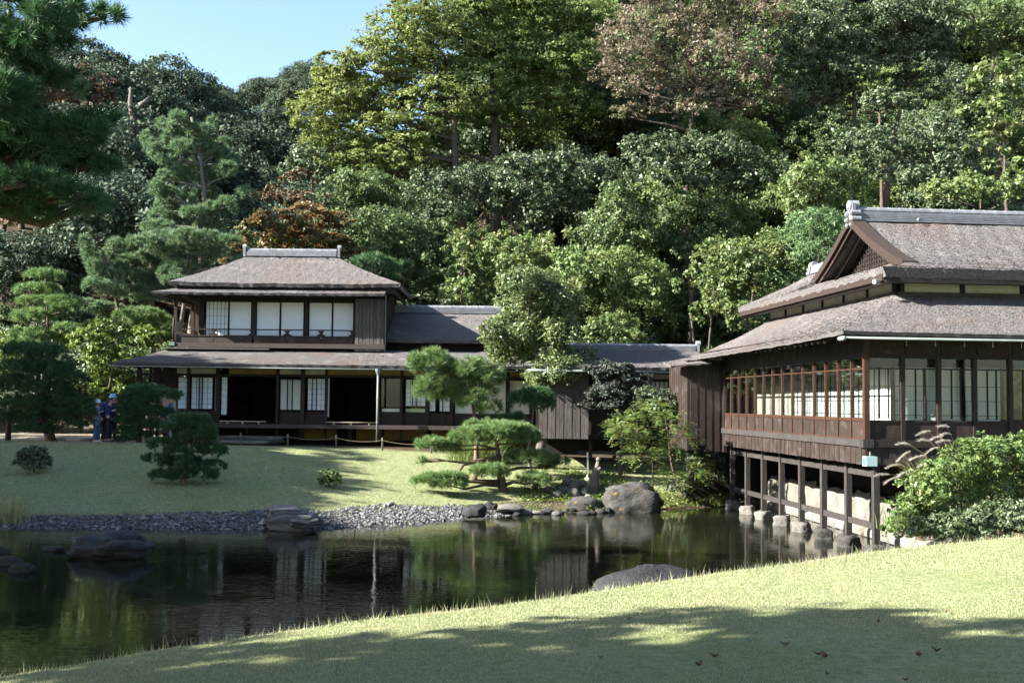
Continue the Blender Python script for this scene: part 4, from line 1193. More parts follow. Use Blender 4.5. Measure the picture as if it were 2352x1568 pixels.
# layered rock on the pebbles
def layered(label, u, v, seed):
    t = thing('layered_rock', label, 'rock', tuple(onz(u, v, .2)))
    c = onz(u, v, .2); s = c[1] / FPX
    for k, (dx, z0, ru, h, dy) in enumerate(((4, -4, 74, 34, 0), (-10, 16, 62, 26, .06), (-14, 32, 50, 20, .1), (30, 2, 46, 16, -.12))):
        o = link('rock_slab', stone_mesh('rock_slab', seed + k, 4, .11, -.8, .85), M['stone_layer'], t)
        o.location = (dx * s, dy, z0 * s * .62); o.scale = (ru * s * .72, .42, h * s * .62)
        o.rotation_euler = (0.03 * k, .03, .1 * k)
layered('layered slab rock lying on the pebbles', 668, 1196, 71)
c = at(1510, 1318, 13.75)
stone('flat_rock', 'broad dark flat rock at the brink of the near lawn', (c[0] + .02, 14.6, .5), (.85, .5, .62), 'stone_dark', 33, .1, None, 4, .13, 0, 'rock', .3)
st = stone('stepping_stone', 'long flat stepping stone in front of the veranda', (X(570, 41.4), 41.4, G0 + .03), (1.36, .35, .2), 'stone', 35, 0, None, 4, .08, 0, 'stone', .75)
stone('stepping_slab', 'thin flat slab lying before the long stepping stone', (X(563, 40.9), 40.9, G0 - .01), (.95, .22, .08), 'stone_pale', 36, 0, None, 3, .08, 0, 'stone', .7)
# the row of stones that edges the shore right of the pebbles
rr = random.Random(5)
k = 0
for u in np.arange(1105, 1425, 17):
    vv = 1183 - (u - 1105) * .018 + rr.uniform(-6, 3)
    gstone('edging_stone', 'small flat stone in the row edging the far shore', u + rr.uniform(-4, 4), vv, rr.uniform(9, 24), rr.uniform(4, 9), rr.choice(['stone', 'stone_dark', 'stone_dark', 'stone_pale']), 100 + k, 'stones edging the far shore', .22, sub=2, rz=rr.uniform(-.4, .4), cat='stone')
    k += 1
gstone('edging_stone', 'long pale flat stone lying across the row of edging stones', 1170, 1172, 38, 9, 'stone_pale', 130, None, .15, z=.12, cat='stone')
c_ = gstone('edging_stone', 'reddish flat stone at the waterline in the row of edging stones', 1232, 1180, 15, 5, 'stone_pale', 131, None, .15, cat='stone')
for k, (u, v, r) in enumerate(((1305, 1052, 16), (1322, 1060, 19), (1338, 1052, 14), (1318, 1078, 18), (1345, 1072, 16), (1300, 1070, 12), (1258, 1072, 12), (1232, 1066, 12), (1352, 1085, 13), (1280, 1082, 14))):
    Y_ = 36.0 - (v - 1050) * .05
    p_ = at(u, v, Y_)
    s = Y_ / FPX
    stone('bank_stone', 'white grey rounded stone in the heap behind the leaning pine', (p_[0], Y_, gz(p_[0], Y_) + .1), (r * s, r * s * .8, r * s * .85), 'stone_pale', 150 + k, k, 'stones heaped on the bank', 2, .2, 0, 'stone')
# stub of a bare pale trunk and the slim post beside it
sp = at(1367, 1034, 35.4)
zb = gz(sp[0], 35.4)
s = 35.4 / FPX
tk = B().tube([(sp[0] + a * s, 35.4, zb - .1 + h_ * s) for a, h_ in ((0, 0), (-1, 22), (1, 45), (2, 55), (6, 68), (7, 78))], [15 * s, 11.5 * s, 10 * s, 9.5 * s, 6 * s, 4 * s], 12)
tk.tube([(sp[0] + 8 * s, 35.4, zb - .1 + 78 * s), (sp[0] + 8 * s, 35.4, zb - .1 + 80 * s), (sp[0] + 8 * s, 35.4, zb - .1 + 85 * s), (sp[0] + 8 * s, 35.4, zb - .1 + 89 * s)], [3 * s, 6 * s, 6 * s, 2 * s], 10)
tk.tube([(sp[0] + 2 * s, 35.4, zb - .1 + 55 * s), (sp[0] + 13 * s, 35.4 - .1, zb - .1 + 63 * s)], [6 * s, 4.5 * s], 8)
tag(tk.obj('bare_trunk', M['bark_pale'], None, (sp[0], 35.4, zb - .1), True), 'pale bare trunk stub with a knob standing on the bank', 'trunk')
pz = at(1350, 1030, 36.6)
g_ = gz(pz[0], 36.6)
tag(B().tube([(pz[0], 36.6, g_ - .05), (pz[0], 36.6, g_ + .14), (pz[0], 36.6, g_ + .16), (pz[0], 36.6, g_ + .95)], [.11, .1, .04, .03], 10).obj('slim_post', M['bamboo'], None, (pz[0], 36.6, g_), True), 'slim pale stake by the corner of the board wall', 'post')
# rope fence before the veranda
pts = []
for i, u in enumerate((448, 555, 663, 774, 880, 992, 1100)):
    Y_ = 40.6
    x = X(u, Y_); z = gz(x, Y_)
    lab = ['rope fence post half hidden by the dark pines', 'rope fence post before the long stepping stone', 'rope fence post at the right end of the stepping stone', 'rope fence post left of the down pipe', 'rope fence post just right of the down pipe', 'rope fence post left of the pampas grass', 'rope fence post behind the leaning pine'][i]
    o = B().tube([(x, Y_, z - .1), (x, Y_, z + .42), (x, Y_, z + .46)], [.035, .034, .02], 8)
    tag(o.obj('fence_post', M['bark_pale'], None, (x, Y_, z), True), lab, 'post', 'rope fence posts')
    pts.append(np.array((x, Y_ - .03, z + .36)))
rl = []
for a_, b_ in zip(pts[:-1], pts[1:]):
    for t in np.linspace(0, 1, 9)[:-1]:
        p_ = a_ * (1 - t) + b_ * t; p_[2] -= .09 * 4 * t * (1 - t); rl.append(p_)
rl.append(pts[-1])
tag(B().tube(rl, .009, 6).obj('fence_rope', M['rope'], None, tuple(rl[0]), True), 'thin rope strung along the posts before the veranda', 'rope')
# fallen leaves on the near lawn
LV = [(945 + 500, 1418, 'small red leaf in the sunny strip at the middle of the lawn'), (2018, 1425, 'small red fallen leaf in the sunny part below the stilts'), (2040, 1292, 'dark fallen leaf near the top of the sunny lawn'),
      (2175, 1403, 'brown fallen leaf at the upper shadow edge on the right'), (2150, 1492, 'large brown curled leaf in the shade at lower right'), (1880, 1500, 'brown curled leaf at the lower centre right of the lawn'), (1895, 1506, 'red leaf touching the brown curled leaf'),
      (1803, 1478, 'tan leaf in the shade left of the curled brown leaf'), (1605, 1525, 'tan curled leaf in the shade near the bottom centre'), (1640, 1505, 'dark leaf above the tan curled leaf'), (2080, 1558, 'reddish brown leaf at the bottom edge on the right'),
      (1900, 1545, 'grey brown dry leaf by the bare patch at the bottom'), (1380, 1507, 'brown fallen leaf in the shade left of centre'), (2110, 1503, 'pale brown small leaf left of the large curled one')]
for k, (u, v, lab) in enumerate(LV):
    z = 1.3
    for _ in range(6):
        c = onz(u, v, z + .03); z = gz(c[0], c[1])
    s_ = (.045 if 'large' in lab or 'curled' in lab else .028)
    V, F = [], []
    for i in range(7):
        t = i / 6
        wv = math.sin(math.pi * (t * .94 + .03)) ** .8 * s_ * .55
        zz = .02 + .03 * (t - .5) ** 2 * 4 * s_ / .04
        V += [(-s_ + 2 * s_ * t, -wv, zz + wv * .7), (-s_ + 2 * s_ * t, 0, zz), (-s_ + 2 * s_ * t, wv, zz + wv * .5)]
    for i in range(6):
        a_ = 3 * i
        F += [(a_, a_ + 1, a_ + 4, a_ + 3), (a_ + 1, a_ + 2, a_ + 5, a_ + 4)]
    mm = 'leaf_red_dry' if 'red ' in lab or 'reddish' in lab else 'leaf_brown_dry'
    if mm not in M:
        M[mm] = flat(mm, (.13, .045, .032) if 'red' in mm else (.12, .068, .042), .7)
    o = np_obj('fallen_leaf', V, F, M[mm]); o.location = (c[0], c[1], z); o.rotation_euler = (0, 0, k * 1.3)
    tag(o, lab, 'leaf', 'leaves fallen on the lawn')

# ------------------------------------------------------------------ plants: building blocks
def unit(v): return v / np.maximum(np.linalg.norm(v, axis=-1, keepdims=True), 1e-9)
def lobe_area(l): 
    a, b_, c_ = l[3], l[4], l[5]; q = 1.6
    return 4 * math.pi * (((a * b_) ** q + (a * c_) ** q + (b_ * c_) ** q) / 3) ** (1 / q)
def leaf_quads(P, Nn, Lg, Wd, rs, tdir=None):
    n = len(P)
    Nn = unit(Nn)
    t = rs.normal(size=(n, 3)) if tdir is None else tdir + 0.5 * rs.normal(size=(n, 3))
    t = unit(t - Nn * (t * Nn).sum(1)[:, None])
    b_ = np.cross(Nn, t)
    s = (.5 + 1.0 * rs.rand(n) ** 1.6)[:, None]
    V = np.stack([P + t * Lg * .5 * s, P + b_ * Wd * .5 * s + t * Lg * .05, P - t * Lg * .5 * s, P - b_ * Wd * .5 * s + t * Lg * .05], 1).reshape(-1, 3)
    return V, np.arange(4 * n).reshape(-1, 4)
def leaves(lobes, Lg, Wd, cover, seed, grow=1.12, clump=.34, per=36, flatc=.6, outw=.8, up=.45, rnd=.75, low=-.55, rough=.3):
    rs = np.random.RandomState(seed)
    Vs, Fs, n0 = [], [], 0
    for li, l in enumerate(lobes):
        c_ = np.array(l[:3]); r = np.array(l[3:6])
        n = int(1.62 * cover * lobe_area(l) / (Lg * Wd * .5))
        nc = max(4, n // per)
        d = unit(rs.normal(size=(nc * 2, 3)))
        d = d[d[:, 2] > low][:nc]
        nc = len(d)
        rad = (.66 + .34 * np.sqrt(rs.rand(nc))) * (1 + rough * wav(d, seed + li * 7, 2.6, 2))
        cc = c_ + d * r * rad[:, None]
        k = rs.randint(0, nc, n)
        cs = clump * r.mean() * rs.uniform(.45, 1.0, nc)
        P = cc[k] + rs.normal(size=(n, 3)) * .5 * cs[k][:, None] * np.array((1, 1, flatc))
        Nn = outw * d[k] + np.array((0, 0, up)) + rnd * rs.normal(size=(n, 3))
        V, F = leaf_quads(P, Nn, Lg * grow, Wd * grow, rs)
        Vs.append(V); Fs.append(F + n0); n0 += len(V)
    return np.concatenate(Vs), np.concatenate(Fs)
def needles(pads, Lg, wd, k, dens, seed, up=.55, low=-.3, spread=.75):
    rs = np.random.RandomState(seed)
    Vs = []
    for l in pads:
        c_ = np.array(l[:3]); r = np.array(l[3:6])
        n = max(12, int(1.15 * dens * lobe_area(l))); wd_ = wd * 1.25
        sr = min(.30, max(.09, .42 * math.sqrt(r[0] * r[2])))          # radius of one lump
        m_ = max(3, int(.42 * lobe_area(l) / (sr * sr)))
        cd = unit(rs.normal(size=(m_ * 3, 3)))
        cd = cd[cd[:, 2] > low][:m_]; m_ = len(cd)
        sc_ = sr * rs.uniform(.65, 1.25, m_)
        cc = c_ + cd * np.maximum(r - sr * .45, r * .35) * (.8 + .25 * rs.rand(m_, 1))
        j = rs.randint(0, m_, n)
        d = unit(rs.normal(size=(n, 3)) + .9 * cd[j] + np.array((0, 0, .35)))
        P = cc[j] + d * (sc_[j] * (.35 + .5 * rs.rand(n)))[:, None]
        ax = unit(d * (1 - .5 * up) + np.array((0, 0, .5 * up)) + .15 * rs.normal(size=(n, 3)))
        P = np.repeat(P, k, 0); A = np.repeat(ax, k, 0)
        nd = unit(A + spread * rs.normal(size=(n * k, 3)))
        sd = unit(np.cross(nd, rs.normal(size=(n * k, 3)))) * wd_ * .5
        tip = P + nd * Lg * rs.uniform(.7, 1.2, (n * k, 1))
        Vs.append(np.stack([P - sd, P + sd, tip], 1).reshape(-1, 3))
    V = np.concatenate(Vs)
    return V, np.arange(len(V)).reshape(-1, 3)
def PL(u, v, ru, rv, d, dr=.85):                      # a lobe seen at (u, v), half sizes in the picture, at distance d
    p_ = at(u, v, d); s = d / FPX
    return (p_[0], p_[1], p_[2], ru * s, (ru * .6 + rv * .4) * s * dr, rv * s)
def on_ground(u, v, y0=8.0, y1=130.0):
    d = ray(u, v)
    ys = np.arange(y0, y1, .1)
    P = EYE[None] + d[None] * (ys / d[1])[:, None]
    g_ = ground(P[:, 0], P[:, 1])
    hit = np.where(P[:, 2] <= g_ + .01)[0]
    i = hit[0] if len(hit) else len(ys) - 1
    return np.array((P[i, 0], P[i, 1], g_[i]))
def limbs(base, top, lobes, r0, seed, n=13, r_end=.25, wig=.05, forks=True):
    """tapered trunk from base to top with a curved limb to every lobe"""
    rr = random.Random(seed)
    bb = B()
    base, top = np.array(base, float), np.array(top, float)
    h = np.linalg.norm(top - base)
    tr = []
    wa = np.array((rr.uniform(-1, 1), rr.uniform(-1, 1), 0)); wb = np.array((rr.uniform(-1, 1), rr.uniform(-1, 1), 0)) * .5
    for i in range(n + 1):
        t = i / n
        p_ = base * (1 - t) + top * t
        p_ = p_ + (wa * math.sin(math.pi * t) + wb * math.sin(2 * math.pi * t)) * wig * h
        tr.append(p_)
    rad = [r0 * (1.25 if i == 0 else 1 - (1 - r_end) * i / n) for i in range(n + 1)]
    bb.tube(tr, rad, 10)
    if forks:
        for l in lobes:
            c_ = np.array(l[:3])
            zs = [i for i in range(1, n + 1) if tr[i][2] < c_[2] - .1 * l[5]] or [1]
            i = min(zs, key=lambda q: np.linalg.norm(tr[q] - c_))
            a_ = tr[i]
            e = c_ - np.array((0, 0, .25 * l[5]))
            m1 = a_ * .62 + e * .38 + np.array((rr.uniform(-1, 1), rr.uniform(-1, 1), rr.uniform(-.4, 1))) * .08 * np.linalg.norm(e - a_)
            m2 = a_ * .25 + e * .75 + np.array((rr.uniform(-1, 1), rr.uniform(-1, 1), rr.uniform(-1, .5))) * .07 * np.linalg.norm(e - a_)
            r1 = min(rad[i] * .62, max(.02, r0 * .42))
            bb.tube([a_, m1, m2, e], [r1, r1 * .75, r1 * .5, r1 * .25], 6)
            for q in range(4):
                dv = np.array((rr.uniform(-1, 1), rr.uniform(-1, 1), rr.uniform(-.3, .9)))
                e2 = c_ + dv * np.array(l[3:6]) * .8
                bb.tube([m2, (m2 + e2) / 2 + dv * .05, e2], [r1 * .42, r1 * .28, r1 * .1], 5)
    return bb
def broad_tree(name, label, cat, base, lobes, Lg, Wd, cover, mat, bark, r0, seed, top=None, group=None, twigs=True, **kw):
    base = np.array(base, float)
    if top is None:
        top = np.mean([l[:3] for l in lobes], 0)
    t = thing(name, label, cat, tuple(base), group=group)
    limbs(base - (0, 0, .15), top, lobes, r0, seed, forks=twigs).obj('trunk', M[bark], t, smooth=True)
    V, F = leaves(lobes, Lg, Wd, cover, seed, **kw)
    np_obj('crown', V, F, M[mat], t)
    return t
def pine(name, label, base, top, pads, Lg, wd, k, dens, mat, r0, seed, group=None, bark='bark_pine', up=.55, low=-.3, spread=.75, wig=.05, extra=None):
    base = np.array(base, float)
    t = thing(name, label, 'pine tree', tuple(base), group=group)
    bb = limbs(base - (0, 0, .12), top, pads, r0, seed, wig=wig)
    if extra:
        for pts_, rad_ in extra: bb.tube(pts_, rad_, 7)
    bb.obj('trunk', M[bark], t, smooth=True)
    V, F = needles(pads, Lg, wd, k, dens, seed, up, low, spread)
    np_obj('crown', V, F, M[mat], t)
    return t

# ------------------------------------------------------------------ garden pines
p = on_ground(1157, 1128)
d0 = p[1]
pads = [PL(*q, d) for q, d in (((1134, 998, 70, 26), d0), ((1080, 1003, 46, 20), d0 - .3), ((1110, 985, 50, 16), d0 + .5), ((1180, 996, 50, 24), d0 + .3), ((1209, 1010, 30, 24), d0 + .7), ((992, 1021, 34, 14), d0 - .5), ((1028, 1028, 32, 14), d0 - .2),
        ((969, 1060, 9, 8), d0 - .7), ((1018, 1098, 54, 12), d0 - 1.2), ((985, 1106, 44, 11), d0 - 1.3), ((1030, 1112, 40, 8), d0 - 1.4), ((1122, 1084, 44, 18), d0 - .7), ((1215, 1054, 56, 19), d0 + .1), ((1276, 1066, 32, 20), d0 + .5), ((1226, 1100, 36, 16), d0 - .3))]
ex = [([at(1150, 1050, d0), at(1110, 1055, d0 - .3), at(1065, 1066, d0 - .6), at(1053, 1084, d0 - .8), at(1020, 1100, d0 - 1.2)], [.09, .07, .055, .045, .02])]
pine('leaning_pine', 'leaning garden pine with low spreading pads on the sunny lawn', p, at(1140, 1000, d0), pads, .15, .011, 16, 175, 'needle', .16, 301, up=.6, extra=ex, wig=.06)
p = at(1090, 1010, 36); p[2] = gz(p[0], 36)
pads = [PL(*q, 36) for q in ((989, 830, 48, 26), (1000, 842, 46, 24), (1000, 880, 46, 24), (985, 903, 40, 20), (1015, 900, 34, 18), (1080, 852, 44, 28), (1110, 862, 40, 26), (1136, 866, 20, 18), (1104, 900, 34, 15), (1078, 922, 32, 15), (1122, 934, 28, 16), (1050, 895, 24, 16))]
pine('cloud_pine', 'cloud pruned pine with rounded bright pads in front of the cream sliding doors', p, at(1075, 870, 36), pads, .2, .012, 18, 85, 'needle', .1, 302, up=.5, low=-.6)
p = at(1226, 1005, 36.6); p[2] = gz(p[0], 36.6)
pads = [PL(*q, 36.6) for q in ((1205, 918, 36, 22), (1235, 916, 34, 24), (1254, 930, 18, 16), (1160, 968, 40, 10), (1180, 960, 26, 9))]
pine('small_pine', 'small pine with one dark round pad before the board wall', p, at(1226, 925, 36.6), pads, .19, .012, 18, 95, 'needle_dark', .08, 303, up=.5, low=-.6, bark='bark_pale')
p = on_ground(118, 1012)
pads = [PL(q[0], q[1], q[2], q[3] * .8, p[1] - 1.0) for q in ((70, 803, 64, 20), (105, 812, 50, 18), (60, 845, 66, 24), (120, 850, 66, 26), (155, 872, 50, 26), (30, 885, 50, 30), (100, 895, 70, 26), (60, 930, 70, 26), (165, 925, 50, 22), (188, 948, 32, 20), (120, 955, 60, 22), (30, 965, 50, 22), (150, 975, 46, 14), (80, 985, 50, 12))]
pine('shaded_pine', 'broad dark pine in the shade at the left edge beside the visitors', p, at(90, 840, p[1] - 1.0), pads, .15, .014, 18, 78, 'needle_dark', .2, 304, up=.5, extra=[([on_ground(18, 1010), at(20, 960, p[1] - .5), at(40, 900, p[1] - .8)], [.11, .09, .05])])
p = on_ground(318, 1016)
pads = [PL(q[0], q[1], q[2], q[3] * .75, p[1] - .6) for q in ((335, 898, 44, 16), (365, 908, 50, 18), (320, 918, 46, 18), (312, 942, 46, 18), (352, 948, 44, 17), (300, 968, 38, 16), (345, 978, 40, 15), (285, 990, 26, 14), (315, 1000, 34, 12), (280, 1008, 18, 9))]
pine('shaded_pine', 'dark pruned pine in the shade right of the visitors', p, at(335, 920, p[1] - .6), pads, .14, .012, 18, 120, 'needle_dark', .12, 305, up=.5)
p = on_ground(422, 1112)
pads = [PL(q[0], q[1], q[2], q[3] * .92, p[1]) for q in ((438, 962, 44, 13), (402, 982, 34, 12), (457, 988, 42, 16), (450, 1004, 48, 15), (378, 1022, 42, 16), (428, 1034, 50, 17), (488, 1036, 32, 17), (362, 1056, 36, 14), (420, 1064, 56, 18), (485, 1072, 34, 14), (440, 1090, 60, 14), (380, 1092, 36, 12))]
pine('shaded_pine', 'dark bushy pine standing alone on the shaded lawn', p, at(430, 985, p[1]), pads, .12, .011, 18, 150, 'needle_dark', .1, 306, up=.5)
# lit pines behind the left lawn
def back_pine(label, u, d, top, q, seed, Lg=.24, wd=.02, k=16, dens=42, mat='needle_blue', r0=.16, up=.45, low=-.5, name='pine_tree', spread=.75, bark='bark_pale'):
    x = X(u, d); z = gz(x, d)
    return pine(name, label, (x, d, z), at(top[0], top[1], d), [PL(*a, d + ((i * 37) % 7 - 3) * .22) for i, a in enumerate(q)], Lg, wd, k, dens, M_(mat), r0, seed, up=up, low=low, spread=spread, bark=bark)
def M_(s): return s
back_pine('layered cloud pine with flat lit pads above the shaded pine on the left', 112, 45.5, (104, 640), ((100, 634, 42, 13), (82, 664, 48, 11), (112, 668, 30, 9), (78, 691, 38, 9), (145, 690, 42, 9), (76, 728, 50, 17), (110, 722, 40, 16), (150, 705, 28, 14), (70, 772, 50, 15), (125, 782, 50, 16), (55, 795, 40, 14), (160, 755, 36, 10)), 310, .2, .016, 16, 60, 'needle', .11, .6, -.3, 'cloud_pine', bark='bark')
back_pine('tallest upright pine left of the two storey house against the dark hill', 440, 51, (440, 270), ((410, 270, 18, 18), (392, 290, 16, 14), (373, 288, 10, 16), (489, 286, 11, 18), (470, 300, 18, 14), (400, 316, 28, 18), (335, 318, 10, 17), (350, 338, 18, 16), (440, 305, 26, 20), (365, 352, 24, 16), (519, 326, 13, 14), (416, 340, 30, 20), (462, 335, 30, 22), (492, 346, 28, 20), (378, 366, 24, 12), (520, 392, 26, 20), (538, 370, 16, 14), (457, 382, 26, 22), (389, 405, 28, 18), (416, 402, 20, 24), (470, 408, 30, 22), (359, 432, 14, 20), (383, 446, 30, 16), (443, 456, 28, 18), (476, 448, 30, 20), (511, 474, 34, 20), (565, 447, 24, 18), (383, 474, 30, 13), (446, 488, 30, 14), (490, 490, 28, 14), (370, 495, 30, 12), (420, 515, 36, 14), (360, 522, 36, 16), (480, 520, 34, 14)), 311, .2, .02, 15, 70, 'needle_blue', .24, .5, -.6, 'tall_pine', .7)
back_pine('leaning pine with upright tips left of the tall pine', 290, 48.5, (235, 575), ((195, 560, 12, 20), (205, 582, 20, 16), (265, 568, 18, 20), (245, 592, 30, 16), (215, 608, 20, 10), (240, 632, 40, 18), (270, 612, 26, 16), (222, 655, 34, 16), (262, 668, 36, 16), (205, 705, 40, 14), (245, 712, 40, 15)), 312, .19, .018, 16, 75, bark='bark')
back_pine('fluffy pine between the tall pine and the leaning pine', 345, 49.5, (345, 570), ((330, 562, 46, 22), (375, 552, 40, 20), (320, 598, 44, 20), (365, 592, 46, 22), (410, 580, 40, 20), (310, 640, 44, 20), (355, 632, 46, 20), (400, 625, 40, 18), (330, 676, 46, 18), (372, 668, 40, 18)), 313, .19, .018, 16, 70)
back_pine('pine with pale trunk rising behind the left roof corner', 428, 49, (430, 560), ((430, 548, 44, 20), (480, 552, 40, 18), (455, 580, 46, 18), (500, 578, 30, 14), (525, 552, 26, 10), (410, 610, 36, 16), (450, 612, 30, 14), (400, 645, 30, 12), (545, 600, 24, 10)), 314, .19, .018, 16, 70)
back_pine('low spreading pine with layered pads beside the left roof', 350, 46.5, (345, 740), ((330, 722, 44, 12), (350, 738, 48, 13), (310, 742, 34, 10), (372, 752, 30, 12), (330, 765, 44, 10), (365, 775, 34, 10), (290, 725, 30, 10)), 315, .2, .017, 16, 55, 'needle', .1, .55)
back_pine('dark pine top showing behind the right end of the main roof', 870, 52, (865, 600), ((850, 598, 34, 14), (885, 612, 36, 16), (830, 610, 26, 12), (880, 640, 34, 18)), 316, .24, .02, 16, 42, 'needle_dark')
# near pine boughs hanging in from the left, its trunk left of the picture
d1 = 15.0
pads = [PL(*q, d1 + ((i * 5) % 4 - 1.5) * .3) for i, q in enumerate(((40, 40, 120, 46), (130, 30, 80, 34), (205, 30, 56, 15), (245, 36, 36, 14), (40, 100, 110, 34), (110, 90, 60, 26), (50, 165, 90, 30), (120, 180, 70, 26), (20, 220, 90, 30), (60, 300, 110, 32), (150, 305, 100, 26), (225, 275, 55, 20), (200, 200, 10, 6), (30, 350, 110, 30), (120, 360, 100, 26), (215, 380, 62, 18), (60, 420, 110, 22), (150, 455, 90, 24), (40, 470, 110, 26), (210, 470, 46, 16), (-40, 260, 120, 120), (-40, 120, 110, 90), (-60, 400, 110, 100)))]
x_ = -9.6
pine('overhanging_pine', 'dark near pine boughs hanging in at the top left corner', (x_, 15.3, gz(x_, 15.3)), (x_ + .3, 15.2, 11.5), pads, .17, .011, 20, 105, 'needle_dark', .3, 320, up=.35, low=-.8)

# ------------------------------------------------------------------ garden shrubs and trees
p = at(1228, 1000, 38.4); p[2] = gz(p[0], 38.4)
broad_tree('bushy_tree', 'bushy grey green conifer with pale trunk before the corridor roof', 'tree', p, [PL(*q, 38.4 + ((i * 3) % 5 - 2) * .3) for i, q in enumerate(((1200, 650, 50, 36), (1250, 660, 50, 40), (1290, 690, 46, 42), (1215, 700, 60, 36), (1175, 765, 66, 46), (1130, 768, 28, 30), (1235, 755, 66, 48), (1290, 760, 40, 44), (1195, 812, 62, 34), (1260, 815, 60, 40), (1290, 850, 60, 36), (1335, 838, 36, 30), (1255, 870, 50, 22), (1150, 805, 30, 22)))],
           .12, .038, 1.35, 'leaf_podo', 'bark_pale', .2, 330, at(1235, 780, 38.4), clump=.3, per=30, flatc=1.2, up=.7, outw=.6)
p = at(1425, 1010, 37); p[2] = gz(p[0], 37)
broad_tree('dark_shrub', 'thin dark grey shrub tree in front of the barred corridor windows', 'shrub', p, [PL(*q, 37) for q in ((1385, 852, 36, 22), (1420, 872, 40, 24), (1395, 900, 44, 22), (1440, 905, 44, 22), (1470, 868, 30, 18), (1410, 930, 40, 14), (1465, 930, 30, 14), (1340, 930, 22, 10), (1430, 845, 34, 16), (1445, 945, 34, 14))], .08, .038, 1.05, 'leaf_grey', 'bark', .07, 331)
p = at(240, 960, 44.5); p[2] = gz(p[0], 44.5)
broad_tree('glossy_shrub', 'glossy light green leafy shrub behind the visitors by the house corner', 'shrub', p, [PL(*q, 44.5 + ((i * 3) % 4) * .3) for i, q in enumerate(((205, 775, 44, 40), (260, 765, 56, 34), (320, 780, 46, 28), (230, 815, 50, 36), (285, 822, 46, 26), (240, 868, 46, 36), (285, 885, 36, 32), (225, 905, 30, 20), (345, 770, 26, 18)))], .13, .075, .75, 'leaf_shiny', 'bark', .08, 332, clump=.4)
p = at(20, 960, 47); p[2] = gz(p[0], 47)
broad_tree('yellow_shrub', 'yellow green leafy shrub at the left edge behind the shaded pine', 'shrub', p, [PL(*q, 47) for q in ((14, 800, 22, 40), (5, 830, 20, 30), (20, 770, 12, 20))], .13, .07, .6, 'leaf_shiny', 'bark', .05, 333)
for (u, v, ru, rv, lab, sd, mm) in ((76, 1085, 44, 34, 'dark rounded azalea bush on the shaded lawn at the left', 334, 'leaf_ever'), (757, 1118, 30, 22, 'small rounded bush alone on the lawn above the layered rock', 335, 'leaf_azalea')):
    p = on_ground(u, v)
    broad_tree('round_bush', lab, 'bush', p, [PL(u, v - rv * .75, ru * .85, rv * .8, p[1]), PL(u - ru * .4, v - rv * .9, ru * .5, rv * .7, p[1] - .15), PL(u + ru * .4, v - rv * .95, ru * .5, rv * .7, p[1]), PL(u, v - rv * 1.3, ru * .5, rv * .5, p[1])], .06, .028, 1.0, mm, 'bark', .04, sd, clump=.3)
# azalea mass at the right beside the stilt house
p = np.array((7.6, 19.6, 0)); p[2] = gz(7.6, 19.6)
broad_tree('azalea_bush', 'large light green azalea bush in front of the stilt house at the right', 'bush', p, [PL(*q, 19.2 + ((i * 5) % 4 - 1.5) * .35) for i, q in enumerate(((2180, 1080, 60, 44), (2240, 1050, 62, 44), (2310, 1042, 56, 38), (2350, 1060, 50, 50), (2130, 1120, 56, 40), (2200, 1130, 70, 46), (2280, 1110, 66, 46), (2340, 1130, 56, 46), (2110, 1165, 46, 36), (2160, 1175, 60, 36), (2230, 1170, 56, 26), (2400, 1080, 60, 60), (2085, 1195, 40, 34), (2062, 1165, 30, 26), (2052, 1205, 32, 26), (2090, 1222, 40, 20), (2150, 1215, 40, 24), (2200, 1050, 40, 30), (2270, 1022, 50, 24), (2335, 1020, 46, 26)))],
           .072, .031, .62, 'leaf_azalea', 'bark', .05, 336, at(2230, 1120, 19.2), clump=.3, per=18, up=.7, rough=.45)
p2 = np.array((9.2, 18.6, 0)); p2[2] = gz(9.2, 18.6)
broad_tree('azalea_bush', 'low dark green shrubs under the azalea at the right edge', 'bush', p2, [PL(*q, 18.4) for q in ((2330, 1190, 70, 40), (2250, 1195, 60, 36), (2180, 1205, 56, 32), (2120, 1210, 44, 28), (2400, 1180, 60, 40), (2330, 1212, 60, 24), (2260, 1222, 60, 20), (2190, 1228, 50, 18))], .055, .024, .8, 'leaf_ever', 'bark', .04, 337)
# nandina: feathery compound leaves
def fronds(lobes, n, Lf, leaf, wd, seed, droop=.35, pairs=6):
    rs = np.random.RandomState(seed)
    Ps, Ns, Ts = [], [], []
    for l in lobes:
        c_ = np.array(l[:3]); r = np.array(l[3:6])
        for _ in range(n):
            d = unit(rs.normal(size=3) + np.array((0, 0, .3)))
            a_ = c_ + d * r * rs.uniform(.5, 1.0)
            ax = unit(d * np.array((1, 1, .4)) + .3 * rs.normal(size=3))
            sd = unit(np.cross(ax, (0, 0, 1)))
            nn = np.cross(sd, ax)
            for k in range(pairs):
                t = (k + .5) / pairs
                q = a_ + ax * Lf * t - np.array((0, 0, droop * Lf * t * t))
                for sg in (-1, 1):
                    tv = unit(sd * sg + ax * .55 - np.array((0, 0, .25)))
                    Ps.append(q + tv * leaf * .5); Ns.append(nn + .15 * rs.normal(size=3)); Ts.append(tv * 8)
    rs2 = np.random.RandomState(seed + 1)
    return leaf_quads(np.array(Ps), np.array(Ns), leaf, wd, rs2, np.array(Ts))
p = at(1500, 1100, 33.6); p[2] = gz(p[0], 33.6)
lb = [PL(*q, 33.6 + ((i * 3) % 4 - 1.5) * .25) for i, q in enumerate(((1432, 970, 34, 18), (1415, 985, 24, 12), (1480, 965, 46, 26), (1500, 940, 40, 24), (1545, 975, 44, 24), (1455, 1010, 40, 22), (1510, 1012, 50, 24), (1565, 1010, 40, 20), (1470, 1045, 46, 18), (1530, 1055, 46, 20), (1580, 1060, 40, 18), (1545, 1095, 40, 16), (1600, 1085, 26, 14)))]
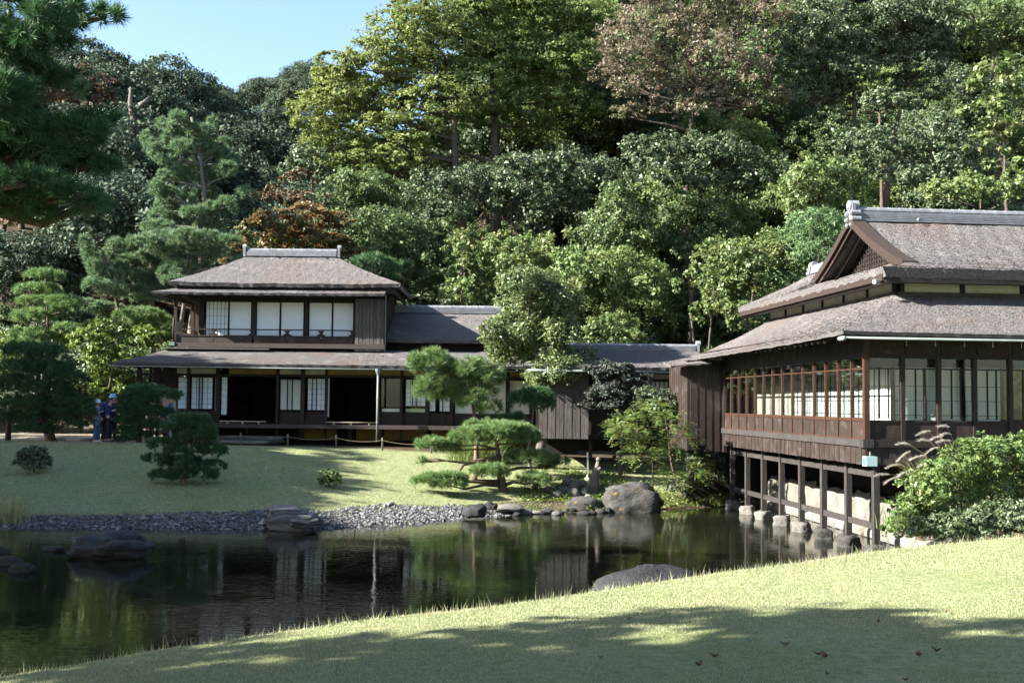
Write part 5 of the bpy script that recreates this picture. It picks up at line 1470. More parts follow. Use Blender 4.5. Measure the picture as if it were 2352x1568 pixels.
t = thing('nandina', 'feathery light green nandina shrub with red tinged leaves above the boulder', 'shrub', tuple(p))
limbs(p, at(1500, 1000, 33.6), lb, .035, 340).obj('trunk', M['bark'], t, smooth=True)
V, F = fronds(lb, 58, .34, .115, .042, 341)
np_obj('crown', V, F, M['leaf_nandina'], t)
p = at(1575, 960, 36); p[2] = gz(p[0], 36)
broad_tree('green_shrub', 'deep green shrub against the corridor wall behind the nandina', 'shrub', p, [PL(*q, 36) for q in ((1500, 905, 40, 16), (1530, 925, 40, 20), (1560, 955, 40, 20), (1490, 930, 30, 14))], .09, .035, .7, 'leaf_ever', 'bark', .05, 342)
p = on_ground(1620, 1128)
broad_tree('dark_bush', 'dark bush filling the corner under the stilt house porch', 'bush', at(1625, 1080, 35.2), [PL(*q, 35.2) for q in ((1610, 1050, 36, 26), (1640, 1060, 26, 22), (1600, 1095, 36, 20), (1640, 1100, 30, 20), (1560, 1120, 40, 16))], .07, .035, .8, 'leaf_ever', 'bark', .04, 343)

# reeds and grasses
def ribbons(P, H, lean, wd, seed, seg=5, az=None):
    rs = np.random.RandomState(seed)
    n = len(P)
    a_ = rs.rand(n) * 6.28 if az is None else az + rs.normal(size=n) * .7
    h = np.stack([np.cos(a_), np.sin(a_), np.zeros(n)], 1)
    sd = np.stack([-np.sin(a_), np.cos(a_), np.zeros(n)], 1) * wd
    t = np.linspace(0, 1, seg + 1)
    ln = (lean * rs.uniform(.5, 1.4, n))[:, None]
    hh = (H * rs.uniform(.6, 1.15, n))[:, None]
    out = ln * hh * t[None] ** 2
    upz = hh * (t[None] - .35 * ln * t[None] ** 2.4)
    C = P[:, None] + h[:, None] * out[..., None]
    C[..., 2] += upz
    wv = (1 - t ** 2 * .92)[None, :, None]
    V = np.stack([C - sd[:, None] * wv, C + sd[:, None] * wv], 2).reshape(-1, 3)
    F = []
    m_ = 2 * (seg + 1)
    base = (np.arange(n) * m_)[:, None]
    for k in range(seg):
        F.append(np.concatenate([base + 2 * k, base + 2 * k + 1, base + 2 * k + 3, base + 2 * k + 2], 1))
    return V, np.concatenate(F), C[:, -1], h
rs = np.random.RandomState(77)
def clump(name, label, cat, c_, n, rad, H, lean, wd, mat, seed, plumes=0, az=None, zoff=0):
    c_ = np.array(c_, float)
    t = thing(name, label, cat, tuple(c_))
    r = np.random.RandomState(seed)
    P = c_ + np.stack([r.normal(size=n) * rad, r.normal(size=n) * rad * .7, np.zeros(n)], 1)
    V, F, tips, h = ribbons(P, H, lean, wd, seed, az=az)
    np_obj('blades', V, F, M[mat], t)
    if plumes:
        P2 = c_ + np.stack([r.normal(size=plumes) * rad, r.normal(size=plumes) * rad * .5, np.zeros(plumes)], 1)
        V, F, tips, h = ribbons(P2, H * 1.35, lean * .75, .006, seed + 5, az=az)
        np_obj('stems', V, F, M['reed'], t)
        for k in range(plumes):
            m_ = 110
            s_ = r.rand(m_)
            ax = unit(h[k] * .9 + np.array((0, 0, -.15)))
            Q = tips[k] - ax * .10 + ax * .42 * s_[:, None] - np.array((0, 0, .16)) * (s_[:, None] ** 2)
            a2 = unit(ax * .6 + np.array((0, 0, -.5)) + .3 * r.normal(size=(m_, 3)))
            sdv = unit(np.cross(a2, r.normal(size=(m_, 3)))) * .007
            Vp = np.stack([Q - sdv, Q + sdv, Q + a2 * .15], 1).reshape(-1, 3)
            np_obj('plume', Vp, np.arange(3 * m_).reshape(-1, 3), M['plume'], t)
    return t
p = on_ground(1095, 1062)
clump('pampas_grass', 'arching yellow green pampas grass behind the leaning pine', 'grass', p, 420, .42, 1.25, 1.0, .01, 'herb', 350, 0)
c = at(2185, 1185, 19.6)
t = clump('pampas_grass', 'pampas grass with grey plumes leaning left before the stilt house', 'grass', c, 260, .26, 1.15, .6, .006, 'reed', 351, 0, az=2.9)
r = np.random.RandomState(31)
st_ = B()
for k, (u, v) in enumerate(((2131, 988), (2131, 1010), (2083, 1017), (2083, 1037), (2175, 977), (2180, 994), (2061, 1065), (2035, 1087), (2058, 1094), (2088, 1080), (2161, 1000), (2148, 1027), (2101, 1090), (2135, 1063), (2178, 1010), (2118, 1045))):
    dd = 19.6 + r.uniform(-.4, .4)
    tip = at(u, v, dd); ft = c + np.array((r.normal() * .14, r.normal() * .1, 0))
    mid = ft * .5 + tip * .5 + np.array((.16, 0, .12))
    st_.tube([ft, ft * .25 + mid * .75, mid * .5 + tip * .5 + np.array((.05, 0, .05)), tip], [.005, .004, .0035, .003], 5)
    m_ = 120
    s_ = r.rand(m_)
    ax = unit(np.array((-.85, 0, .12)) + .15 * r.normal(size=3))
    Q = tip + ax * .24 * (s_[:, None] - .3) - np.array((0, 0, .10)) * (s_[:, None] ** 2)
    a2 = unit(ax * .8 + np.array((0, 0, -.2)) + .2 * r.normal(size=(m_, 3)))
    sdv = unit(np.cross(a2, r.normal(size=(m_, 3)))) * .004
    np_obj('plume', np.stack([Q - sdv, Q + sdv, Q + a2 * .08], 1).reshape(-1, 3), np.arange(3 * m_).reshape(-1, 3), M['plume'], t)
st_.obj('stems', M['reed'], t)
p = on_ground(1640, 1160)
clump('grass_tuft', 'bright green grass tuft at the waterline by the farthest stilt', 'grass', p, 240, .22, .45, .7, .009, 'herb', 352)
p = on_ground(10, 1205)
clump('grass_tuft', 'tall reed tuft at the left frame edge on the pond shore', 'grass', p + np.array((0, .2, 0)), 220, .25, .8, .35, .007, 'reed', 353)
p = on_ground(2120, 1215, 12)
clump('grass_tuft', 'dark sedge tuft hanging below the azalea by the stone heap', 'grass', at(2090, 1215, 20.4), 260, .2, .5, .8, .008, 'herb', 354)
# low herbs on the bank right of the pine
n = 26000
P = np.stack([rs.uniform(.3, 7.2, n), rs.uniform(31.5, 38, n)], 1)
D, ins = seg_dist(P)
ok = (~ins) & (D[0] > .35) & (wav(P, 8, 1.8) > -.35)
P = P[ok]
Zg = ground(P[:, 0], P[:, 1])
V, F = leaf_quads(np.column_stack([P, Zg + rs.gamma(2, .03, len(P))]), np.array((0, 0, 1.)) + .5 * rs.normal(size=(len(P), 3)), .075, .05, rs)
tag(np_obj('ground_cover', V, F, M['herb']), 'low leafy herbs covering the bank right of the leaning pine', 'ground cover', kind='stuff')

# ------------------------------------------------------------------ the wooded hillside behind
def hill_tree(name, label, cat, u0, d, q, Lg, Wd, cover, mat, bark, r0, seed, top=None, group=None, base=None, big=1.22, **kw):
    x = X(u0, d); z = gz(x, d) if base is None else base
    lb = [PL(a[0], a[1], a[2] * big, a[3] * big, d + (((i * 7) % 5) - 2) * .45) for i, a in enumerate(q)]
    return broad_tree(name, label, cat, (x, d, z), lb, Lg, Wd, cover, mat, bark, r0, seed, None if top is None else at(top[0], top[1], d), group, **kw)
hill_tree('spreading_tree', 'broad yellow green deciduous tree on the hillside against the sky', 'tree', 1065, 61, ((735, 268, 44, 30), (760, 330, 52, 30), (720, 235, 26, 22), (790, 205, 54, 38), (825, 285, 56, 36), (775, 160, 34, 28), (855, 145, 56, 40), (880, 225, 62, 40), (920, 95, 58, 40), (950, 175, 66, 44), (900, 300, 62, 34), (985, 55, 62, 38), (1030, 125, 70, 44), (1000, 240, 66, 40), (965, 320, 52, 26), (830, 370, 48, 26), (770, 385, 44, 24), (940, 20, 40, 26), (880, 400, 60, 30), (980, 390, 50, 26), (930, 350, 50, 26)),
          .16, .10, .72, 'leaf_spring', 'bark', .42, 401, (1050, 180), big=1.45, clump=.3, flatc=.42, up=.9, outw=.5, rough=.35)
hill_tree('spreading_tree', 'tall green deciduous tree right of the yellow green one on the hillside', 'tree', 1110, 63, ((1070, 30, 70, 40), (1110, 100, 72, 44), (1150, 30, 70, 40), (1180, 130, 74, 46), (1230, 50, 72, 44), (1090, 190, 66, 40), (1260, 140, 66, 46), (1310, 60, 62, 46), (1330, 150, 56, 44), (1210, 215, 62, 36), (1150, 245, 50, 28), (1290, 225, 50, 34), (1370, 95, 40, 40), (1360, 30, 46, 36), (1240, 0, 70, 30), (1120, -20, 80, 30), (1070, 270, 50, 26), (1200, 285, 50, 26), (1020, 330, 50, 24)),
          .16, .10, .64, 'leaf_mid', 'bark', .42, 402, (1130, 160), big=1.4, clump=.3, flatc=.45, up=.9, outw=.5, rough=.35)
hill_tree('cherry_tree', 'reddish brown cherry tree with pale crooked limbs on the hillside', 'tree', 1590, 58, ((1425, 95, 50, 44), (1490, 40, 60, 40), (1485, 140, 60, 44), (1560, 85, 62, 44), (1635, 35, 64, 40), (1640, 125, 62, 44), (1715, 80, 56, 44), (1555, 185, 60, 38), (1455, 205, 44, 30), (1640, 205, 54, 34), (1735, 165, 44, 42), (1780, 30, 44, 36), (1515, 250, 36, 20), (1560, -10, 80, 30), (1700, -10, 60, 30), (1590, 250, 40, 20), (1690, 245, 40, 24), (1440, 260, 36, 22), (1780, 220, 36, 30), (1400, 170, 36, 30)),
          .15, .07, .36, 'leaf_cherry', 'bark', .30, 403, (1600, 200), clump=.36, flatc=.5, up=.6)
hill_tree('evergreen_tree', 'grey green domed evergreen right of the cherry tree on the hillside', 'tree', 1990, 60, ((1855, 70, 56, 44), (1900, 25, 56, 36), (1930, 105, 62, 44), (1875, 150, 46, 30), (1990, 60, 54, 44), (1965, 170, 52, 30), (1900, 195, 40, 22), (2000, 130, 40, 36), (1860, 215, 40, 26), (1940, 225, 44, 26), (1810, 130, 40, 36)),
          .16, .08, .66, 'leaf_ever', 'bark', .3, 404, (1960, 180))
hill_tree('evergreen_tree', 'second domed evergreen with dark clumps near the top right', 'tree', 2070, 61, ((2055, 35, 54, 40), (2110, 85, 54, 44), (2050, 115, 52, 40), (2120, 150, 44, 34), (2080, 190, 40, 22), (2150, 40, 40, 40), (2100, 0, 60, 30), (2160, 120, 36, 36), (2140, 210, 36, 26)),
          .16, .08, .66, 'leaf_ever', 'bark', .3, 405, (2080, 200))
hill_tree('evergreen_tree', 'small evergreen with slanting bare trunk below the domed evergreens', 'tree', 2045, 57, ((2030, 232, 46, 22), (2070, 240, 40, 18), (2000, 250, 26, 14)), .18, .09, .8, 'leaf_ever', 'bark', .2, 406, (2020, 260))
hill_tree('light_tree', 'pale green leafy tree at the top right corner', 'tree', 2280, 63, ((2225, 25, 54, 34), (2295, 55, 56, 44), (2345, 20, 46, 40), (2240, 85, 40, 26), (2330, 110, 40, 30), (2390, 60, 50, 50)), .18, .1, .6, 'leaf_green', 'bark', .3, 407, (2280, 100))
hill_tree('light_tree', 'bright pale green tree at the right edge above the stilt house roof', 'tree', 2330, 49, ((2285, 180, 54, 36), (2335, 160, 40, 30), (2330, 240, 46, 42), (2265, 255, 44, 34), (2305, 320, 48, 36), (2250, 330, 28, 22), (2355, 320, 40, 36), (2300, 375, 36, 18)), .2, .12, .62, 'leaf_vine', 'bark', .16, 408, (2310, 300))
VN = [('vine_thicket', 'sunlit leafy thicket with spiky shoots in the middle of the slope', 1440, 54, ((1420, 455, 34, 40), (1460, 480, 40, 40), (1400, 510, 46, 36), (1480, 530, 50, 36), (1420, 560, 60, 34), (1370, 540, 34, 28)), 'leaf_green'),
      ('vine_thicket', 'broad green thicket right of the spiky one below the cherry', 1580, 55, ((1560, 470, 50, 34), (1620, 490, 46, 34), (1580, 530, 60, 36), (1640, 540, 46, 30), (1530, 560, 50, 30), (1600, 580, 60, 26)), 'leaf_green'),
      ('vine_thicket', 'light green vine mass left of the bushy conifer behind the wing roof', 1180, 53, ((1150, 590, 50, 40), (1210, 580, 50, 34), (1180, 640, 56, 36), (1240, 620, 46, 34), (1140, 560, 30, 24), (1290, 580, 46, 30)), 'leaf_vine'),
      ('vine_column', 'narrow column of hanging vines above the wing ridge', 1065, 53, ((1060, 560, 32, 26), (1080, 590, 26, 30), (1065, 630, 26, 30), (1050, 670, 30, 30), (1080, 680, 28, 26)), 'leaf_vine'),
      ('vine_thicket', 'wide sunlit vine bank behind the corridor roof', 1420, 51.5, ((1340, 620, 60, 34), (1400, 610, 60, 34), (1460, 625, 56, 34), (1380, 660, 60, 30), (1450, 670, 50, 26), (1500, 650, 46, 30), (1330, 665, 40, 26)), 'leaf_vine'),
      ('vine_mound', 'rounded mound of vines just above the corridor ridge', 1398, 48.5, ((1370, 752, 34, 26), (1400, 748, 40, 30), (1435, 755, 34, 26), (1400, 775, 60, 20)), 'leaf_vine'),
      ('vine_column', 'tall curtain of vines left of the stilt house roof', 1640, 50, ((1630, 600, 40, 30), (1660, 580, 40, 30), (1620, 650, 34, 34), (1650, 690, 34, 36), (1620, 720, 28, 30), (1670, 640, 40, 30)), 'leaf_vine'),
      ('vine_thicket', 'light green thicket behind the gable of the stilt house', 1760, 48, ((1720, 590, 46, 34), (1770, 570, 50, 34), (1740, 630, 50, 34), (1800, 610, 46, 30), (1700, 660, 40, 30), (1690, 710, 36, 26), (1720, 740, 40, 18)), 'leaf_vine'),
      ('vine_thicket', 'high rounded vine mass above the thicket left of the gable', 1870, 51, ((1840, 420, 46, 34), (1885, 395, 50, 34), (1930, 400, 44, 32), (1870, 450, 56, 32), (1940, 440, 40, 30), (1850, 480, 40, 24)), 'leaf_vine'),
      ('feathery_tree', 'feathery blue green young tree behind the gable', 1880, 47.5, ((1880, 500, 46, 22), (1910, 525, 40, 20), (1850, 540, 50, 22), (1900, 555, 40, 18), (1830, 580, 46, 22), (1870, 590, 46, 20), (1800, 640, 40, 20)), 'leaf_fern'),
      ('green_thicket', 'glossy green thicket left of the vine column behind the two storey house', 930, 55, ((880, 520, 60, 40), (930, 560, 56, 40), (900, 610, 60, 36), (970, 620, 56, 40), (940, 660, 56, 34), (860, 560, 44, 34), (1000, 560, 40, 34)), 'leaf_green'),
      ('green_thicket', 'sunlit shrub slope under the yellow green tree', 820, 57, ((790, 440, 50, 34), (850, 430, 60, 34), (830, 480, 60, 34), (780, 490, 40, 26), (900, 470, 56, 34)), 'leaf_green'),
      ('green_thicket', 'grey green rounded shrub at the left foot of the yellow green tree', 700, 60, ((690, 360, 36, 30), (720, 400, 36, 26), (680, 400, 30, 22), (760, 415, 30, 20)), 'leaf_ever'),
      ('green_thicket', 'shaded dark thicket round the slanting trunk above the stilt house', 2040, 54.5, ((1985, 320, 46, 30), (2045, 325, 46, 30), (2105, 345, 46, 34), (1960, 375, 44, 30), (2030, 385, 46, 26), (2100, 405, 46, 26), (2160, 370, 40, 36), (2170, 300, 36, 34)), 'leaf_ever'),
      ('green_thicket', 'shaded evergreen thicket hiding the foot of the cherry tree', 1590, 55.5, ((1470, 350, 46, 32), (1530, 340, 46, 30), (1590, 350, 50, 34), (1650, 345, 46, 32), (1700, 365, 44, 34), (1510, 400, 50, 32), (1590, 410, 54, 32), (1670, 415, 50, 30), (1750, 400, 44, 34)), 'leaf_ever'),
      ('green_thicket', 'shaded evergreen thicket at the foot of the tall deciduous trees', 1120, 56.5, ((1000, 430, 50, 32), (1060, 415, 46, 30), (1120, 410, 50, 34), (1180, 400, 50, 34), (1240, 390, 50, 34), (1300, 380, 46, 34), (1360, 400, 46, 34), (1100, 465, 56, 32), (1200, 455, 56, 32), (1300, 450, 50, 32), (1020, 490, 50, 34)), 'leaf_ever'),
      ('green_thicket', 'leafy shrubs behind the ridge of the stilt house', 2220, 47, ((2190, 440, 50, 20), (2250, 430, 50, 26), (2310, 440, 50, 26), (2350, 410, 40, 30), (2160, 450, 30, 14)), 'leaf_vine')]
for i, (nm, lab, u0, d, q, mm) in enumerate(VN):
    hill_tree(nm, lab, 'shrub', u0, d, q,   .15 if mm != 'leaf_fern' else .15, .09 if mm != 'leaf_fern' else .04, .62, mm, 'bark', .1, 420 + i, clump=.34, rough=.35, flatc=.8)
hill_tree('red_maple', 'rust red and green maple spreading behind the main roof', 'tree', 680, 54, ((555, 585, 42, 16), (540, 600, 26, 12), (610, 555, 56, 20), (680, 540, 56, 20), (735, 552, 56, 22), (640, 505, 52, 20), (705, 490, 50, 20), (775, 510, 40, 18), (590, 520, 36, 16), (770, 560, 36, 20), (805, 582, 36, 10)), .16, .1, .8, 'leaf_maple', 'bark', .14, 440, (680, 540), flatc=.4, up=.9, clump=.4)
hill_tree('gold_maple', 'small bronze maple top above the red maple', 'tree', 632, 56, ((615, 455, 30, 14), (645, 448, 28, 14), (630, 436, 18, 10), (690, 470, 34, 16), (720, 455, 30, 16), (690, 405, 30, 14), (660, 412, 20, 9)), .16, .1, .75, 'leaf_brown', 'bark_pale', .1, 441, (640, 460), flatc=.4, up=.9)
# brown-leaved trees in the shade at the left
for i, (lab, u0, d, q) in enumerate((('brown leaved shaded tree high on the left slope behind the near pine', 200, 74, ((130, 190, 70, 40), (200, 215, 60, 36), (90, 240, 70, 40), (180, 270, 70, 40), (240, 260, 50, 34))),
        ('dull purple brown tree in the shade left of the tall pine', 270, 70, ((230, 330, 60, 36), (290, 350, 50, 34), (320, 410, 50, 36), (260, 410, 60, 40), (210, 390, 50, 34), (340, 470, 40, 34), (280, 480, 60, 36))),
        ('bronze shaded tree at the left edge below the near pine boughs', 70, 66, ((40, 420, 70, 40), (110, 430, 60, 36), (60, 490, 70, 36), (150, 480, 60, 36), (200, 520, 50, 30))))):
    hill_tree('autumn_tree', lab, 'tree', u0, d, q, .24, .13, .62, 'leaf_brown', 'bark', .25, 450 + i, flatc=.5)
# bare dead tree
dt = 69.0
s = dt / FPX
b0 = at(305, 262, dt)
bb = B()
def PT(u, v): return at(u, v, dt)
bb.tube([PT(322, 330), PT(306, 270), PT(299, 235), PT(300, 200)], [.3, .24, .15, .06], 8)
bb.tube([PT(306, 265), PT(318, 243), PT(330, 236), PT(345, 222)], [.2, .17, .12, .05], 8)
bb.tube([PT(330, 236), PT(344, 232)], [.1, .04], 6)
bb.tube([PT(312, 290), PT(325, 263), PT(346, 256)], [.14, .1, .05], 6)
bb.tube([PT(300, 214), PT(295, 203)], [.06, .03], 6)
tag(bb.obj('dead_tree', M['bark_pale'], None, tuple(PT(322, 330)), True), 'bare grey dead tree among the dark trees on the left slope', 'tree')

# ------------------------------------------------------------------ kinds of tree that fill the hills, copied one by one
def proto(name, label, cat, lobes, h, Lg, Wd, cover, mat, seed, group, r0=.22, **kw):
    t = broad_tree(name, label, cat, (0, 0, 0), lobes, Lg, Wd, cover, mat, 'bark', r0, seed, (0, 0, h), group, **kw)
    return t
def dome(n, R_, hz, rl, seed, flat_=.75, dn=1.05):
    r = np.random.RandomState(seed); out = []
    for i in range(n):
        f = (i + .5) / n
        z = 1 - dn * f; rad = math.sqrt(max(0, 1 - z * z)); a_ = i * 2.4 + r.rand() * .5
        out.append((R_ * rad * math.cos(a_) * .75, R_ * rad * math.sin(a_) * .75, hz + R_ * z * .62, rl * r.uniform(.8, 1.2), rl * r.uniform(.8, 1.2), rl * flat_ * r.uniform(.8, 1.1)))
    return out
FARL, FARG = 'rounded dark evergreen tree in the wood on the far left hill', 'trees of the far hill'
SADL, SADG = 'small sunlit tree on the distant saddle between the hills', 'trees of the distant saddle'
RHL, RHG = 'evergreen tree standing in the shade of the right hillside', 'trees filling the right hillside'
UNL, UNG = 'dark glossy shrub in the understorey of the right hillside', 'understorey shrubs of the right hillside'
protA = [proto('hill_tree', FARL, 'tree', dome(11, 4.2, 5.0, 1.9, 60 + i), 5.2, .18, .11, .54, 'leaf_far', 60 + i, FARG, rough=.25) for i in range(2)]
protB = [proto('belt_tree', 'tall evergreen in the belt of trees left of the pond', 'tree', dome(12, 3.6, 6.4, 1.75, 70 + i), 6.5, .26, .16, .6, 'leaf_ever', 70 + i, 'trees left of the pond', rough=.3) for i in range(2)]
protH = [proto('hill_tree', RHL, 'tree', dome(15, 3.5, 4.3, 1.55, 90 + i, .8, 1.75), 4.5, .15, .09, .5, ('leaf_ever', 'leaf_green', 'leaf_mid')[i], 90 + i, RHG, rough=.5) for i in range(3)]
protC = [proto('hill_shrub', UNL, 'shrub', dome(7, 1.5, 1.3, .8, 80 + i, .85), 1.2, .13, .07, .62, 'leaf_ever' if i < 2 else 'leaf_green', 80 + i, UNG, .08) for i in range(3)]
rr = random.Random(12)
used = set()
def place(protos, x, y, sc, label, group, sink=.2):
    k = rr.randrange(len(protos))
    o = protos[k]
    z = gz(x, y) - sink
    if callable(label): label = label(k, x, y, z)
    if o.name not in used:
        used.add(o.name)
        o.location = (x, y, z); o.scale = (sc, sc, sc); o.rotation_euler = (0, 0, rr.uniform(0, 6.28))
        o['label'] = label; o['group'] = group
        return o
    return copy_tree(o, (x, y, z), rr.uniform(0, 6.28), sc, label, group)
def zone(u):
    return 'behind the two storey house' if u < 1000 else ('above the corridor roof' if u < 1640 else 'above the stilt house')
def right_label(k, x, y, z):
    u, v = seen(x, y, z + 4)
    return ('dark evergreen', 'mid green leafy', 'yellow green leafy')[k] + ' tree on the ' + ('upper' if v < 150 else 'lower') + ' slope ' + zone(u)
def under_label(k, x, y, z):
    u, v = seen(x, y, z + 1)
    return ('rounded dark glossy', 'broad dark glossy', 'lighter green')[k] + ' shrub ' + ('high on the slope ' if y > 58 else 'low on the slope ') + zone(u)
def far_label(k, x, y, z):
    u, v = seen(x, y, z + 4)
    return ('rounded dark evergreen', 'broad dark evergreen')[k] + ' tree ' + ('near the crest' if z > 19 else ('mid slope' if z > 10 else 'near the foot')) + ' of the far left hill' + (' behind the boughs' if u < 280 else (' above the tall pine' if u < 520 else ' towards the saddle'))
def foot_label(k, x, y, z):
    u, v = seen(x, y, z + 1)
    return ('rounded dark', 'broad dark', 'lighter green')[k] + ' shrub at the foot of the left slope ' + ('at the frame edge' if u < 160 else ('behind the leaning pine' if u < 360 else 'behind the tall pine'))
def seen(x, y, z, m_=60):
    d = np.array((x, y, z)) - EYE
    dep = d @ _F
    u = CU + FPX * (d @ _R) / dep; v = CV - FPX * (d @ _U) / dep
    return u, v
# far left hill
y = 64.0
while y < 128:
    x = -.5 * y - 2
    while x < -10 - (y - 64) * .06:
        xx, yy = x + rr.uniform(-1.6, 1.6), y + rr.uniform(-1.6, 1.6)
        z = gz(xx, yy)
        u, v = seen(xx, yy, z + 6)
        if -120 < u < 800 and z > 2.2:
            place(protA, xx, yy, rr.uniform(.85, 1.35), far_label, FARG)
        x += 6.2
    y += 5.8
y = 130.0
while y < 160:
    x = -.40 * y
    while x < -.13 * y:
        xx, yy = x + rr.uniform(-2, 2), y + rr.uniform(-2, 2)
        place(protA, xx, yy, rr.uniform(.7, 1.1), SADL, SADG)
        x += 6.6
    y += 6.5
# right hillside
y = 59.0
while y < 100:
    x = -.16 * y
    while x < .5 * y:
        xx, yy = x + rr.uniform(-1.6, 1.6), y + rr.uniform(-1.6, 1.6)
        u, v = seen(xx, yy, gz(xx, yy) + 8)
        if v > -160 and u > 760:
            place(protH, xx, yy, rr.uniform(.7, 1.2) * (1 if yy > 63 else .75), right_label, RHG)
        x += 4.6
    y += 4.4
y = 51.5
while y < 66:
    x = -.21 * y
    while x < .5 * y:
        xx, yy = x + rr.uniform(-.9, .9), y + rr.uniform(-.9, .9)
        place(protC, xx, yy, rr.uniform(.9, 1.7), under_label, UNG)
        x += 2.6
    y += 2.4
# shrubs at the foot of the left slope behind the garden
FTL, FTG = 'dark shrub at the foot of the left slope behind the garden pines', 'shrubs at the foot of the left slope'
y = 49.5
while y < 63:
    x = -.56 * y
    while x < -.2 * y:
        xx, yy = x + rr.uniform(-.9, .9), y + rr.uniform(-.9, .9)
        place(protC, xx, yy, rr.uniform(.9, 1.6), foot_label, FTG)
        x += 3.4
    y += 3.2
# the belt of tall trees left of the picture, whose shade falls on the lawns
BTL, BTG = 'tall evergreen in the belt of trees left of the pond', 'trees left of the pond'
for x, y, sc in ((-25, 24.5, 1.2), (-25.5, 28.5, 1.2), (-25, 32.0, 1.15), (-30, 26.5, 1.42), (-30, 31, 1.42), (-25, 20.5, 1.25), (-29, 22.5, 1.45), (-21.5, 27, .9), (-21.5, 31, .9), (-22, 23, .95), (-28, 18, 1.4), (-24, 17, 1.25), (-36, 22, 1.8), (-36, 28, 1.8), (-36, 34, 1.75), (-35, 16, 1.7), (-20, 14.2, 1.4), (-18.5, 16.5, 1.4),
                 (-10.5, 3.9, 1.0), (-15.5, 2.2, 1.05), (-11, -1.8, 1.05), (-17.5, -3.0, 1.25), (-8.5, -4.6, 1.0)):
    place(protB, x, y, sc, BTL, BTG)

BHL, BHG = 'tall evergreen in the grove behind the viewer', 'trees behind the viewer'
for i, x in enumerate(np.arange(-28, 46, 6.2)):
    place(protB, x + rr.uniform(-1.5, 1.5), -15 - 5 * (i % 2) + rr.uniform(-1, 1), rr.uniform(1.6, 1.9), BHL, BHG)

